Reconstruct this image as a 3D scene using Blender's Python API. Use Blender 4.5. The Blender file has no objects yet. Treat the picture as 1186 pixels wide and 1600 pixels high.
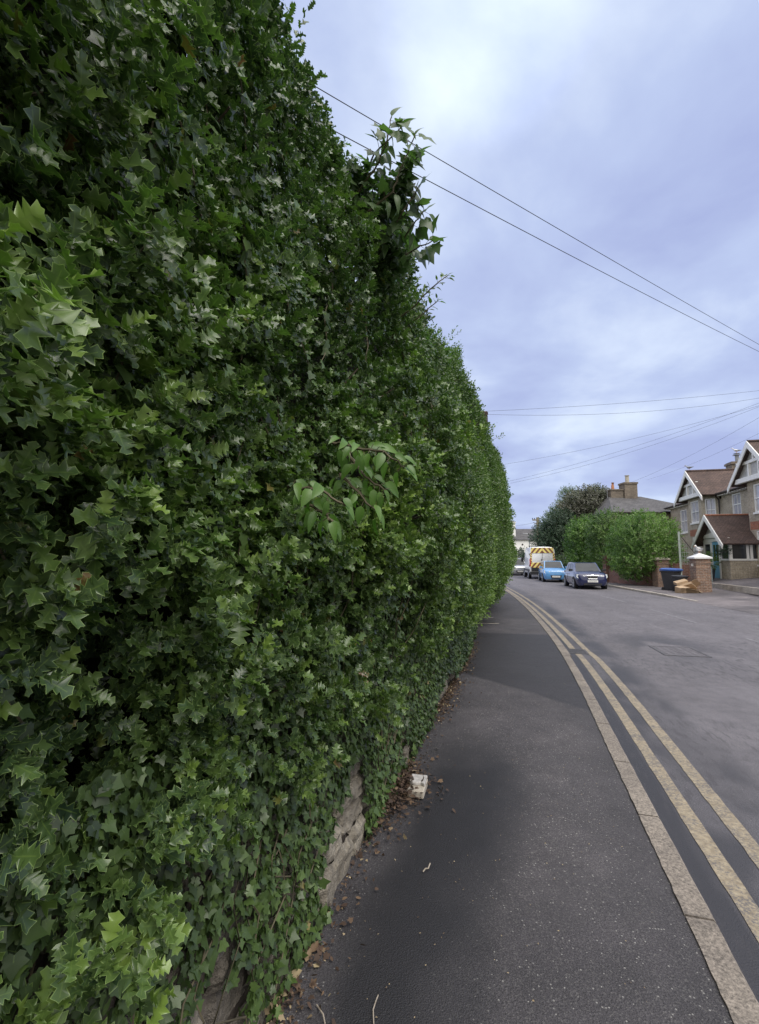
import bpy, bmesh, math, random
import numpy as np
from mathutils import Vector, Matrix
random.seed(7); RNG=np.random.default_rng(11)
C=bpy.context.scene.collection
R=math.radians
# ------------------------------------------------------------------ camera, sky, sun, exposure
EYE=1.68; PITCH=5.48; FPX=750.0
cam=bpy.data.objects.new('camera',bpy.data.cameras.new('camera')); C.objects.link(cam)
cam.data.sensor_fit='HORIZONTAL'; cam.data.sensor_width=36; cam.data.lens=FPX/1186*36
cam.data.clip_start=.05; cam.data.clip_end=6000
cam.location=(0,0,EYE); cam.rotation_euler=(R(90+PITCH),0,0)
bpy.context.scene.camera=cam
sc=bpy.context.scene
sc.view_settings.view_transform='Standard'; sc.view_settings.look='None'
sc.view_settings.exposure=0.45; sc.view_settings.gamma=1
SUN_EL=54; SUN_AZ=150          # azimuth clockwise from +Y
w=bpy.data.worlds.new('World'); sc.world=w; w.use_nodes=True
def build_world():
    nt=w.node_tree; N=nt.nodes; L=nt.links; N.clear()
    out=N.new('ShaderNodeOutputWorld')
    sky=N.new('ShaderNodeTexSky'); sky.sky_type='NISHITA'; sky.sun_disc=False
    sky.sun_elevation=R(SUN_EL); sky.sun_rotation=R(SUN_AZ)
    b1=N.new('ShaderNodeBackground'); b1.inputs[1].default_value=.1; L.new(sky.outputs[0],b1.inputs[0])
    tc=N.new('ShaderNodeTexCoord')
    sep=N.new('ShaderNodeSeparateXYZ'); L.new(tc.outputs['Generated'],sep.inputs[0])
    def math_(op,a,b=None,clamp=False):
        m=N.new('ShaderNodeMath'); m.operation=op; m.use_clamp=clamp
        for i,v in enumerate((a,b)):
            if v is None: continue
            if isinstance(v,(int,float)): m.inputs[i].default_value=v
            else: L.new(v,m.inputs[i])
        return m.outputs[0]
    # project the direction on a flat cloud layer
    zz=math_('MAXIMUM',math_('ADD',sep.outputs[2],.22),.05)
    cx=math_('DIVIDE',sep.outputs[0],zz); cy=math_('DIVIDE',sep.outputs[1],zz)
    cb=N.new('ShaderNodeCombineXYZ'); L.new(cx,cb.inputs[0]); L.new(cy,cb.inputs[1])
    n1=N.new('ShaderNodeTexNoise'); n1.inputs['Scale'].default_value=1.7; n1.inputs['Detail'].default_value=7; n1.inputs['Roughness'].default_value=.52
    n1.inputs['Distortion'].default_value=.25
    L.new(cb.outputs[0],n1.inputs['Vector'])
    ramp=N.new('ShaderNodeValToRGB'); e=ramp.color_ramp.elements
    e[0].position=.33; e[0].color=(.315,.365,.59,1); e[1].position=.68; e[1].color=(.59,.67,.81,1)
    m=ramp.color_ramp.elements.new(.50); m.color=(.405,.475,.68,1)
    # brighter cloud where the sun stands behind it, and near the horizon on the left
    dirs=N.new('ShaderNodeVectorMath'); dirs.operation='DOT_PRODUCT'; L.new(tc.outputs['Generated'],dirs.inputs[0])
    v=Vector((.30,1,1.6)).normalized(); dirs.inputs[1].default_value=v
    glow=math_('MULTIPLY',math_('SUBTRACT',dirs.outputs['Value'],.80),.30)
    fac=math_('ADD',n1.outputs['Fac'],math_('MAXIMUM',glow,-.03))
    L.new(fac,ramp.inputs[0])
    zen=N.new('ShaderNodeMapRange'); zen.inputs[1].default_value=.79; zen.inputs[2].default_value=1.0
    zen.inputs[3].default_value=1.0; zen.inputs[4].default_value=2.6; L.new(sep.outputs[2],zen.inputs[0])
    d2=N.new('ShaderNodeVectorMath'); d2.operation='DOT_PRODUCT'; L.new(tc.outputs['Generated'],d2.inputs[0])
    d2.inputs[1].default_value=Vector((.25,1,1.25)).normalized()
    hot=N.new('ShaderNodeMapRange'); hot.inputs[1].default_value=.985; hot.inputs[2].default_value=1.0; hot.interpolation_type='SMOOTHSTEP'
    hot.inputs[3].default_value=0; hot.inputs[4].default_value=.28; L.new(d2.outputs['Value'],hot.inputs[0])
    we=N.new('ShaderNodeMapRange'); we.inputs[1].default_value=-.60; we.inputs[2].default_value=-.95; we.inputs[3].default_value=0; we.inputs[4].default_value=.9; L.new(sep.outputs[0],we.inputs[0])  # unseen sky to the left, brightened to light the house fronts
    st=math_('ADD',math_('ADD',zen.outputs[0],hot.outputs[0]),we.outputs[0])
    bk=N.new('ShaderNodeMapRange'); bk.inputs[1].default_value=.25; bk.inputs[2].default_value=-.35; L.new(sep.outputs[1],bk.inputs[0])
    zw=N.new('ShaderNodeMapRange'); zw.inputs[1].default_value=.80; zw.inputs[2].default_value=.95; L.new(sep.outputs[2],zw.inputs[0])
    fw=math_('MAXIMUM',bk.outputs[0],zw.outputs[0])
    wm=N.new('ShaderNodeMix'); wm.data_type='RGBA'; L.new(fw,wm.inputs[0]); L.new(ramp.outputs[0],wm.inputs[6]); wm.inputs[7].default_value=(.76,.74,.72,1)
    b2=N.new('ShaderNodeBackground'); L.new(wm.outputs[2],b2.inputs[0]); L.new(st,b2.inputs[1])
    mx=N.new('ShaderNodeMixShader'); mx.inputs[0].default_value=.93
    L.new(b1.outputs[0],mx.inputs[1]); L.new(b2.outputs[0],mx.inputs[2]); L.new(mx.outputs[0],out.inputs[0])
build_world()
sd=bpy.data.lights.new('sun','SUN'); sd.energy=1.9; sd.angle=R(40); sd.color=(1,.96,.9)
sun=bpy.data.objects.new('sun',sd); C.objects.link(sun)
sv=Vector((math.sin(R(SUN_AZ))*math.cos(R(SUN_EL)),math.cos(R(SUN_AZ))*math.cos(R(SUN_EL)),math.sin(R(SUN_EL))))
sun.rotation_euler=sv.to_track_quat('Z','Y').to_euler(); sun.location=sv*50

# ------------------------------------------------------------------ helpers
_cp,_sp=math.cos(R(PITCH)),math.sin(R(PITCH))
def at(px,py,Y):
    "point seen at that place of the photograph, Y metres ahead"
    x=(px-593)/FPX; y=(800-py)/FPX
    r=Vector((x,_cp-y*_sp,y*_cp+_sp)); r=r*(Y/r.y)
    return Vector((r.x,r.y,r.z+EYE))
# the street: s metres along the left kerb, d metres to the right of it
_HS=[0,5.5,11,15,24,33,42,60,120]; _HD=[16.3,16.3,12.8,11.8,9,8,8,8,8]
_S=np.arange(0,130,.05); _hd=np.radians(np.interp(_S,_HS,_HD))
_CX=.70+np.concatenate([[0],np.cumsum(np.sin(_hd)*.05)[:-1]]); _CY=np.concatenate([[0],np.cumsum(np.cos(_hd)*.05)[:-1]])
def rdn(s,d):
    s=np.asarray(s,float); d=np.asarray(d,float)
    a=np.interp(s,_S,_hd); neg=np.minimum(s,0)
    x=np.interp(s,_S,_CX)+neg*math.sin(_hd[0]); y=np.interp(s,_S,_CY)+neg*math.cos(_hd[0])
    return x+d*np.cos(a), y-d*np.sin(a), a
def rd(s,d,z=0):
    x,y,a=rdn(s,d); return Vector((float(x),float(y),z))
def rdh(s): return float(np.interp(s,_S,_hd))
def tag(o,label=None,cat=None,group=None,kind=None):
    if label: o['label']=label
    if cat: o['category']=cat
    if group: o['group']=group
    if kind: o['kind']=kind
    return o
def empty(name,loc,rz=0,label=None,cat=None,group=None):
    o=bpy.data.objects.new(name,None); C.objects.link(o); o.location=loc; o.rotation_euler=(0,0,rz)
    return tag(o,label,cat,group)
def link(name,me,mat,parent=None):
    o=bpy.data.objects.new(name,me); C.objects.link(o)
    if mat: me.materials.append(mat)
    if parent: o.parent=parent
    return o
def copy_tree(o,parent=None):
    c=o.copy(); C.objects.link(c); c.parent=parent
    for ch in [k for k in bpy.data.objects if k.parent==o]: copy_tree(ch,c)
    return c
def frame_of(f):
    n=f.normal
    t=Vector((0,0,1)).cross(n)
    if t.length<.05: t=Vector((1,0,0))
    t.normalize(); return t, n.cross(t)
class MB:
    def __init__(s): s.v=[]; s.f=[]; s.M=Matrix.Identity(4)
    def add(s,vs,fs):
        b=len(s.v); s.v+=[s.M@Vector(p) for p in vs]; s.f+=[tuple(b+i for i in f) for f in fs]; return s
    def box(s,x0,x1,y0,y1,z0,z1,rz=0,c=None):
        vs=[Vector((x,y,z)) for z in (z0,z1) for x,y in ((x0,y0),(x1,y0),(x1,y1),(x0,y1))]
        if rz:
            c=c or ((x0+x1)/2,(y0+y1)/2); m=Matrix.Translation((c[0],c[1],0))@Matrix.Rotation(rz,4,'Z')@Matrix.Translation((-c[0],-c[1],0)); vs=[m@v for v in vs]
        return s.add(vs,[(3,2,1,0),(4,5,6,7),(0,1,5,4),(1,2,6,5),(2,3,7,6),(3,0,4,7)])
    def prism(s,pts,off):
        "planar polygon pts (3d) pushed by vector off"
        n=len(pts); off=Vector(off); a=[Vector(p) for p in pts]
        return s.add(a+[p+off for p in a],[tuple(range(n))[::-1],tuple(range(n,2*n))]+[(i,(i+1)%n,n+(i+1)%n,n+i) for i in range(n)])
    def tube(s,pts,r,n=6,cap=True):
        pts=[Vector(p) for p in pts]; rr=r if isinstance(r,(list,tuple)) else [r]*len(pts); rings=[]
        for i,p in enumerate(pts):
            t=(pts[min(i+1,len(pts)-1)]-pts[max(i-1,0)]).normalized()
            u=t.cross(Vector((0,0,1)));  u=u.normalized() if u.length>.05 else Vector((1,0,0)); v=t.cross(u)
            rings.append([p+(u*math.cos(2*math.pi*k/n)+v*math.sin(2*math.pi*k/n))*rr[i] for k in range(n)])
        vs=[p for r_ in rings for p in r_]
        fs=[(i*n+k,i*n+(k+1)%n,(i+1)*n+(k+1)%n,(i+1)*n+k) for i in range(len(pts)-1) for k in range(n)]
        if cap: fs+=[tuple(range(n))[::-1],tuple((len(pts)-1)*n+k for k in range(n))]
        return s.add(vs,fs)
    def loft(s,rings,closed=True,cap=True):
        n=len(rings[0]); vs=[p for r_ in rings for p in r_]; fs=[]
        for i in range(len(rings)-1):
            for k in range(n if closed else n-1): fs.append((i*n+k,i*n+(k+1)%n,(i+1)*n+(k+1)%n,(i+1)*n+k))
        if cap: fs+=[tuple(range(n))[::-1],tuple((len(rings)-1)*n+k for k in range(n))]
        return s.add(vs,fs)
    def cyl(s,c,axis,r,h,n=20,r2=None):
        axis=Vector(axis).normalized(); c=Vector(c); return s.tube([c,c+axis*h],[r,r if r2 is None else r2],n)
    def build(s,name,mat,parent=None,smooth=False,bevel=0,recalc=True):
        me=bpy.data.meshes.new(name); me.from_pydata(s.v,[],s.f); me.update()
        bm=bmesh.new(); bm.from_mesh(me)
        if recalc: bmesh.ops.recalc_face_normals(bm,faces=bm.faces)
        if bevel: bmesh.ops.bevel(bm,geom=list(bm.edges),offset=bevel,segments=1,affect='EDGES')
        bm.normal_update(); uv=bm.loops.layers.uv.new('UVMap')
        for f in bm.faces:
            t,v=frame_of(f); f.smooth=smooth
            for l in f.loops: l[uv].uv=(l.vert.co.dot(t),l.vert.co.dot(v))
        bm.to_mesh(me); bm.free()
        o=link(name,me,mat,parent)
        if smooth: me.set_sharp_from_angle(angle=R(38))
        return o
# smooth value noise
_tab=RNG.random((64,64,64))
def vn(x,y,z=0.0):
    x,y,z=np.broadcast_arrays(np.asarray(x,float),np.asarray(y,float),np.asarray(z,float))
    xi,yi,zi=np.floor(x).astype(int),np.floor(y).astype(int),np.floor(z).astype(int)
    fx,fy,fz=x-xi,y-yi,z-zi; fx,fy,fz=[t*t*(3-2*t) for t in (fx,fy,fz)]
    r=0
    for a in (0,1):
        for b in (0,1):
            for c in (0,1):
                r=r+_tab[(xi+a)%64,(yi+b)%64,(zi+c)%64]*(fx if a else 1-fx)*(fy if b else 1-fy)*(fz if c else 1-fz)
    return r
def fbm(x,y,z=0.0): return (vn(x,y,z)+.5*vn(x*2.1+7,y*2.1,z*2.1+3)+.25*vn(x*4.3,y*4.3+9,z*4.3))/1.75

# ------------------------------------------------------------------ materials
def newmat(name):
    m=bpy.data.materials.new(name); m.use_nodes=True; nt=m.node_tree; N=nt.nodes
    return m,nt,N,nt.links,N['Principled BSDF']
def setin(nt,node,name,v):
    s=node.inputs[name]
    if hasattr(v,'is_linked') or isinstance(v,bpy.types.NodeSocket): nt.links.new(v,s)
    else: s.default_value=v
def nz(N,L,vec,scale,detail=4,rough=.55):
    n=N.new('ShaderNodeTexNoise'); n.inputs['Scale'].default_value=scale; n.inputs['Detail'].default_value=detail; n.inputs['Roughness'].default_value=rough
    if vec: L.new(vec,n.inputs['Vector'])
    return n.outputs['Fac']
def rmp(N,L,fac,stops):
    r=N.new('ShaderNodeValToRGB'); el=r.color_ramp.elements
    while len(el)<len(stops): el.new(.5)
    for e,(p,c) in zip(el,stops): e.position=p; e.color=tuple(c)+(1,) if len(c)==3 else c
    L.new(fac,r.inputs[0]); return r.outputs[0]
def mixc(N,L,f,a,b,mode='MIX'):
    m=N.new('ShaderNodeMix'); m.data_type='RGBA'; m.blend_type=mode
    for i,v in ((0,f),(6,a),(7,b)):
        if isinstance(v,bpy.types.NodeSocket): L.new(v,m.inputs[i])
        else: m.inputs[i].default_value=v if i==0 else tuple(v)+(1,)
    return m.outputs[2]
def mth(N,L,op,a,b=0,clamp=False):
    m=N.new('ShaderNodeMath'); m.operation=op; m.use_clamp=clamp
    for i,v in enumerate((a,b)):
        if isinstance(v,bpy.types.NodeSocket): L.new(v,m.inputs[i])
        else: m.inputs[i].default_value=v
    return m.outputs[0]
def bump(N,L,B,h,strength=.4,dist=.01):
    b=N.new('ShaderNodeBump'); b.inputs['Strength'].default_value=strength; b.inputs['Distance'].default_value=dist
    L.new(h,b.inputs['Height']); L.new(b.outputs[0],B.inputs['Normal'])
def flat(name,col,rough=.6,var=.15,scale=3,metal=0,coat=0,bmp=0):
    m,nt,N,L,B=newmat(name); tc=N.new('ShaderNodeTexCoord')
    n=nz(N,L,tc.outputs['Object'],scale,5)
    c=rmp(N,L,n,[(.3,[x*(1-var) for x in col]),(.7,[min(1,x*(1+var)) for x in col])])
    L.new(c,B.inputs['Base Color']); B.inputs['Roughness'].default_value=rough; B.inputs['Metallic'].default_value=metal
    if coat: B.inputs['Coat Weight'].default_value=coat; B.inputs['Coat Roughness'].default_value=.05
    if bmp: bump(N,L,B,nz(N,L,tc.outputs['Object'],scale*12,3),.5,bmp)
    return m
def brick(name,c1,c2,mortar,patch=None,sx=.225,sy=.075,rough=.85,soot=.35):
    m,nt,N,L,B=newmat(name); tc=N.new('ShaderNodeTexCoord'); uv=tc.outputs['UV']
    br=N.new('ShaderNodeTexBrick'); L.new(uv,br.inputs['Vector'])
    br.inputs['Scale'].default_value=1; br.inputs['Brick Width'].default_value=sx; br.inputs['Row Height'].default_value=sy
    br.inputs['Mortar Size'].default_value=.008; br.inputs['Color1'].default_value=tuple(c1)+(1,); br.inputs['Color2'].default_value=tuple(c2)+(1,); br.inputs['Mortar'].default_value=tuple(mortar)+(1,)
    n=nz(N,L,tc.outputs['Object'],1.3,6,.65)
    c=mixc(N,L,1.0,br.outputs['Color'],rmp(N,L,n,[(.3,(1-soot,)*3),(.65,(1.1,)*3)]),'MULTIPLY')
    n2=nz(N,L,tc.outputs['Object'],14,3,.6)
    c=mixc(N,L,1.0,c,rmp(N,L,n2,[(.3,(.7,.7,.7)),(.7,(1.25,1.2,1.15))]),'MULTIPLY')
    L.new(c,B.inputs['Base Color']); B.inputs['Roughness'].default_value=rough
    bump(N,L,B,mth(N,L,'SUBTRACT',n2,br.outputs['Fac']),.6,.012)
    return m
M={}
M['stock_brick']=brick('stock_brick',(.46,.40,.30),(.36,.31,.235),(.45,.42,.37))
M['red_brick']=brick('red_brick',(.42,.15,.075),(.33,.12,.065),(.3,.24,.2))
M['old_brick']=brick('old_brick',(.26,.10,.065),(.17,.085,.065),(.33,.29,.25),soot=.45)
M['chimney_brick']=brick('chimney_brick',(.22,.18,.14),(.15,.125,.10),(.24,.22,.19))
M['pillar_brick']=brick('pillar_brick',(.31,.19,.13),(.19,.125,.10),(.38,.34,.30),soot=.3)
M['tile']=brick('tile',(.135,.09,.075),(.095,.065,.058),(.03,.022,.02),sx=.17,sy=.11,soot=.45)
M['slate']=brick('slate',(.12,.12,.125),(.09,.088,.095),(.045,.045,.05),sx=.3,sy=.2,soot=.35)
M['white_wood']=flat('white_wood',(.78,.77,.74),.45,.06)
M['white_wall']=flat('white_wall',(.8,.8,.78),.8,.05,1)
M['grey_gable']=flat('grey_gable',(.42,.42,.41),.85,.2,6)
M['curtain_pane']=flat('curtain_pane',(.42,.42,.46),.08,.2,2.2,coat=.5)
M['dark_pane']=flat('dark_pane',(.03,.032,.035),.06,.3,3,coat=.5)
M['blue_paint']=flat('blue_paint',(.15,.38,.56),.4,.08)
M['lead']=flat('lead',(.22,.23,.25),.5,.15)
M['render']=flat('render',(.45,.41,.33),.8,.15,3)
M['terracotta']=flat('terracotta',(.42,.19,.10),.8,.2,6)
M['pipe']=flat('pipe',(.03,.022,.02),.4,.1)
M['rubber']=flat('rubber',(.018,.018,.019),.75,.2,8)
M['black_plastic']=flat('black_plastic',(.022,.022,.024),.5,.15,8)
M['rim']=flat('rim',(.50,.51,.53),.32,.08,5,metal=.7)
M['chrome']=flat('chrome',(.75,.76,.78),.15,.05,5,metal=1)
M['glass']=flat('glass',(.03,.035,.04),.12,.25,2)
M['headlight']=flat('headlight',(.62,.66,.66),.12,.15,14,coat=1)
M['red_lamp']=flat('red_lamp',(.45,.02,.02),.15,.1,9,coat=1)
M['amber']=flat('amber',(.7,.25,.03),.2,.1,9,coat=1)
M['plate']=flat('plate',(.78,.78,.75),.4,.03,5)
M['plate_yellow']=flat('plate_yellow',(.7,.55,.08),.4,.03,5)
M['navy']=flat('navy',(.012,.018,.075),.22,.1,1.5,coat=1)
M['sky_blue']=flat('sky_blue',(.10,.29,.58),.25,.06,1.5,coat=1)
M['silver']=flat('silver',(.42,.43,.45),.28,.05,2,metal=.5,coat=1)
M['graphite']=flat('graphite',(.07,.075,.085),.25,.05,2,metal=.4,coat=1)
M['van_white']=flat('van_white',(.74,.75,.77),.35,.04,2,coat=.5)
M['hi_yellow']=flat('hi_yellow',(.85,.70,.22),.45,.05,4)
M['hi_red']=flat('hi_red',(.22,.085,.05),.45,.1,4)
M['bin_grey']=flat('bin_grey',(.035,.036,.042),.55,.15,5,bmp=.002)
M['bin_blue']=flat('bin_blue',(.045,.11,.36),.45,.1,5)
M['card']=flat('card',(.43,.31,.20),.85,.12,7)
M['stone_cap']=flat('stone_cap',(.40,.36,.30),.85,.25,9,bmp=.004)
M['white_cap']=flat('white_cap',(.72,.72,.72),.6,.08,7)
M['box_face']=flat('box_face',(.46,.44,.42),.8,.3,30)
M['gate_metal']=flat('gate_metal',(.26,.30,.29),.5,.15,7)
M['pale_post']=flat('pale_post',(.38,.43,.38),.6,.15,7)
M['pole_wood']=flat('pole_wood',(.25,.22,.15),.8,.2,4)
M['galv']=flat('galv',(.3,.31,.33),.45,.1,5,metal=.3)
M['cable']=flat('cable',(.03,.03,.035),.6,.1,1)
M['iron']=flat('iron',(.085,.08,.08),.55,.35,14,metal=.3,bmp=.004)
M['worn_iron']=flat('worn_iron',(.115,.105,.11),.6,.3,12,bmp=.004)
M['bark']=flat('bark',(.075,.055,.04),.9,.35,9,bmp=.006)
M['twig']=flat('twig',(.10,.085,.05),.8,.3,20)
M['pale_twig']=flat('pale_twig',(.36,.31,.25),.8,.2,30)
M['hollow']=flat('hollow',(.012,.014,.008),1,.5,5)  # near-black colour standing for the shade deep inside the hedges
M['gull_white']=flat('gull_white',(.75,.75,.75),.7,.05,20)
M['gull_grey']=flat('gull_grey',(.25,.26,.28),.7,.1,20)
M['pot']=flat('pot',(.035,.045,.06),.5,.1,8)

def asphalt(name,base,speck,scuff=0):
    m,nt,N,L,B=newmat(name); tc=N.new('ShaderNodeTexCoord'); ob=tc.outputs['Object']; uv=tc.outputs['UV']
    big=nz(N,L,ob,.9,5,.6); mid=nz(N,L,ob,6,4,.6); fine=nz(N,L,ob,130,3,.7)
    c=rmp(N,L,big,[(.3,[x*(.86 if scuff else .72) for x in base]),(.7,[x*(1.12 if scuff else 1.25) for x in base])])
    c=mixc(N,L,1.0,c,rmp(N,L,mid,[(.3,(.82,)*3),(.7,(1.15,)*3)]),'MULTIPLY')
    c=mixc(N,L,1.0,c,rmp(N,L,fine,[(.35,(.5,.5,.5)),(.65,(1.5,1.5,1.5))]),'MULTIPLY')
    vo=N.new('ShaderNodeTexVoronoi'); vo.inputs['Scale'].default_value=85; L.new(ob,vo.inputs['Vector'])
    s1=N.new('ShaderNodeSeparateColor'); L.new(vo.outputs['Color'],s1.inputs[0])
    msk=mth(N,L,'MULTIPLY',mth(N,L,'LESS_THAN',vo.outputs['Distance'],.30),mth(N,L,'GREATER_THAN',s1.outputs[0],1-speck))
    c=mixc(N,L,msk,c,(.36,.35,.33))
    vo2=N.new('ShaderNodeTexVoronoi'); vo2.inputs['Scale'].default_value=170; L.new(ob,vo2.inputs['Vector'])
    s2=N.new('ShaderNodeSeparateColor'); L.new(vo2.outputs['Color'],s2.inputs[0])
    c=mixc(N,L,mth(N,L,'MULTIPLY',mth(N,L,'GREATER_THAN',s2.outputs[1],.86),.35),c,(.22,.21,.2))
    at_=N.new('ShaderNodeAttribute'); at_.attribute_name='wet_dark'
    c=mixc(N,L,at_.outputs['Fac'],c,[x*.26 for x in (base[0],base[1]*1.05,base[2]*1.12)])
    if scuff:
        mp=N.new('ShaderNodeMapping'); mp.inputs['Scale'].default_value=(4.5,22,1); mp.inputs['Rotation'].default_value=(0,0,.25); L.new(uv,mp.inputs[0])
        sk=nz(N,L,mp.outputs[0],1.0,5,.62); m2=nz(N,L,ob,.6,3)
        k=mth(N,L,'MULTIPLY',rmp(N,L,sk,[(.53,(0,0,0)),(.60,(1,1,1))]),rmp(N,L,m2,[(.38,(.1,.1,.1)),(.6,(scuff,)*3)]))
        c=mixc(N,L,k,c,[x*.42 for x in base])
        mp2=N.new('ShaderNodeMapping'); mp2.inputs['Scale'].default_value=(.12,1.1,1); L.new(uv,mp2.inputs[0])
        c=mixc(N,L,1.0,c,rmp(N,L,nz(N,L,mp2.outputs[0],1.0,4,.5),[(.3,(.88,)*3),(.7,(1.12,)*3)]),'MULTIPLY')
    L.new(c,B.inputs['Base Color'])
    ro=N.new('ShaderNodeMapRange'); L.new(at_.outputs['Fac'],ro.inputs[0]); ro.inputs[3].default_value=.8; ro.inputs[4].default_value=.6
    L.new(ro.outputs[0],B.inputs['Roughness'])
    bump(N,L,B,mth(N,L,'ADD',fine,mth(N,L,'MULTIPLY',vo2.outputs['Distance'],.7)),.55,.006)
    return m
M['pave']=asphalt('pavement_asphalt',(.070,.064,.069),.07)
M['road']=asphalt('road_asphalt',(.138,.129,.142),.006,.75)
M['drive']=asphalt('drive_asphalt',(.17,.15,.155),.004)
def granite(name,base):
    m,nt,N,L,B=newmat(name); tc=N.new('ShaderNodeTexCoord'); ob=tc.outputs['Object']
    f=nz(N,L,ob,75,4,.75); g=nz(N,L,ob,4,5,.6)
    c=rmp(N,L,f,[(.32,[x*.35 for x in base]),(.5,base),(.68,[x*1.7 for x in base])])
    c=mixc(N,L,1.0,c,rmp(N,L,g,[(.3,(.7,.68,.66)),(.7,(1.2,1.17,1.1))]),'MULTIPLY')
    L.new(c,B.inputs['Base Color']); B.inputs['Roughness'].default_value=.75; bump(N,L,B,f,.6,.006); return m
M['kerb']=granite('kerb_granite',(.215,.19,.168))
M['kerb_pale']=granite('kerb_concrete',(.42,.39,.35))
def paint(name,col,under,wear,soft=.06):
    m,nt,N,L,B=newmat(name); tc=N.new('ShaderNodeTexCoord'); ob=tc.outputs['Object']
    f=nz(N,L,ob,70,4,.75); g=nz(N,L,ob,5,5,.65)
    h=mth(N,L,'ADD',mth(N,L,'MULTIPLY',f,.62),mth(N,L,'MULTIPLY',g,.38))
    k=rmp(N,L,h,[(wear-soft,(0,0,0)),(wear+soft,(1,1,1))])
    cc=mixc(N,L,1.0,col,rmp(N,L,nz(N,L,ob,30,4),[(.3,(.65,.62,.6)),(.7,(1.2,1.2,1.2))]),'MULTIPLY')
    L.new(mixc(N,L,k,under,cc),B.inputs['Base Color']); B.inputs['Roughness'].default_value=.7; bump(N,L,B,f,.5,.004)
    return m
M['yellow_paint']=paint('yellow_paint',(.31,.262,.185),(.105,.10,.105),.46)
M['white_paint']=paint('white_paint',(.38,.38,.39),(.13,.122,.134),.56,.08)
def sandstone():
    m,nt,N,L,B=newmat('sandstone'); tc=N.new('ShaderNodeTexCoord'); ob=tc.outputs['Object']
    f=nz(N,L,ob,28,5,.7); g=nz(N,L,ob,2.6,4,.6); a=N.new('ShaderNodeAttribute'); a.attribute_name='tone'
    c=rmp(N,L,g,[(.3,(.10,.093,.08)),(.5,(.22,.205,.18)),(.75,(.38,.36,.32))])
    c=mixc(N,L,1.0,c,rmp(N,L,f,[(.3,(.6,.58,.55)),(.7,(1.25,1.25,1.2))]),'MULTIPLY')
    c=mixc(N,L,1.0,c,rmp(N,L,a.outputs['Fac'],[(0,(.45,.42,.42)),(1,(1.25,1.2,1.15))]),'MULTIPLY')
    L.new(c,B.inputs['Base Color']); B.inputs['Roughness'].default_value=.9; bump(N,L,B,mth(N,L,'ADD',f,mth(N,L,'MULTIPLY',nz(N,L,ob,9,6,.7),1.5)),1,.03); return m
M['stone']=sandstone()
def leafmat(name,stops,rim=None,rough=.35,trans=.25,dead=.0,rimpos=.90,vein=True):
    m,nt,N,L,B=newmat(name)
    a=N.new('ShaderNodeAttribute'); a.attribute_name='rnd'; e=N.new('ShaderNodeAttribute'); e.attribute_name='rim'
    c=rmp(N,L,a.outputs['Fac'],stops)
    if rim:
        c=mixc(N,L,rmp(N,L,e.outputs['Fac'],[(rimpos-.06,(0,0,0)),(rimpos+.04,(1,1,1))]),c,rim)
    if vein:
        c=mixc(N,L,rmp(N,L,e.outputs['Fac'],[(.0,(.55,.55,.55)),(.10,(0,0,0))]),c,(.16,.24,.06))
    L.new(c,B.inputs['Base Color']); B.inputs['Roughness'].default_value=rough; B.inputs['Specular IOR Level'].default_value=.5
    if trans:
        t=N.new('ShaderNodeBsdfTranslucent'); L.new(mixc(N,L,1.0,c,(1.1,1.5,.6),'MULTIPLY'),t.inputs[0])
        mx=N.new('ShaderNodeMixShader'); mx.inputs[0].default_value=trans
        L.new(B.outputs[0],mx.inputs[1]); L.new(t.outputs[0],mx.inputs[2]); L.new(mx.outputs[0],N['Material Output'].inputs[0])
    return m
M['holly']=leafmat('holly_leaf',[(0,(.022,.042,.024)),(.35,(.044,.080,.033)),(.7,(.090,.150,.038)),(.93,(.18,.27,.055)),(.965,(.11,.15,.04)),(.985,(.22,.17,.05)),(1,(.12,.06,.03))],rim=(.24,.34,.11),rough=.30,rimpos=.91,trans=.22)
M['privet']=leafmat('privet_leaf',[(0,(.035,.06,.026)),(.4,(.075,.125,.038)),(.75,(.125,.195,.05)),(1,(.20,.30,.07))],rough=.42,trans=.3)
M['ivy']=leafmat('ivy_leaf',[(0,(.028,.048,.018)),(.5,(.065,.11,.030)),(.85,(.11,.175,.045)),(.96,(.12,.20,.06)),(1,(.26,.21,.09))],rim=None,rough=.4,trans=.2)
M['spray']=leafmat('spray_leaf',[(0,(.04,.075,.035)),(1,(.12,.19,.07))],rough=.38,trans=.4)
M['climber']=leafmat('climber_leaf',[(0,(.07,.15,.03)),(1,(.14,.26,.055))],rough=.4,trans=.35)
M['laurel']=leafmat('laurel_leaf',[(0,(.05,.10,.03)),(.5,(.12,.21,.05)),(1,(.25,.37,.10))],rough=.4,trans=.35,vein=False)
M['laurel_dark']=leafmat('shrub_leaf',[(0,(.04,.08,.025)),(.5,(.11,.18,.05)),(1,(.22,.32,.09))],rough=.45,trans=.3,vein=False)
M['greygreen']=leafmat('grey_green_leaf',[(0,(.06,.09,.05)),(.5,(.14,.19,.10)),(1,(.26,.32,.19))],rough=.5,trans=.25,vein=False)
M['purple']=leafmat('purple_leaf',[(0,(.055,.055,.045)),(.5,(.12,.118,.092)),(1,(.20,.22,.16))],rough=.5,trans=.2,vein=False)
M['darkgreen']=leafmat('dark_leaf',[(0,(.015,.035,.02)),(.5,(.03,.06,.03)),(1,(.06,.10,.05))],rough=.5,trans=.2,vein=False)
M['litter']=leafmat('dead_leaf',[(0,(.04,.027,.02)),(.5,(.085,.052,.035)),(.8,(.17,.11,.065)),(1,(.45,.36,.22))],rough=.8,trans=.1,vein=False)
M['soil']=flat('soil',(.06,.045,.035),1,.4,8,bmp=.01)
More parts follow.
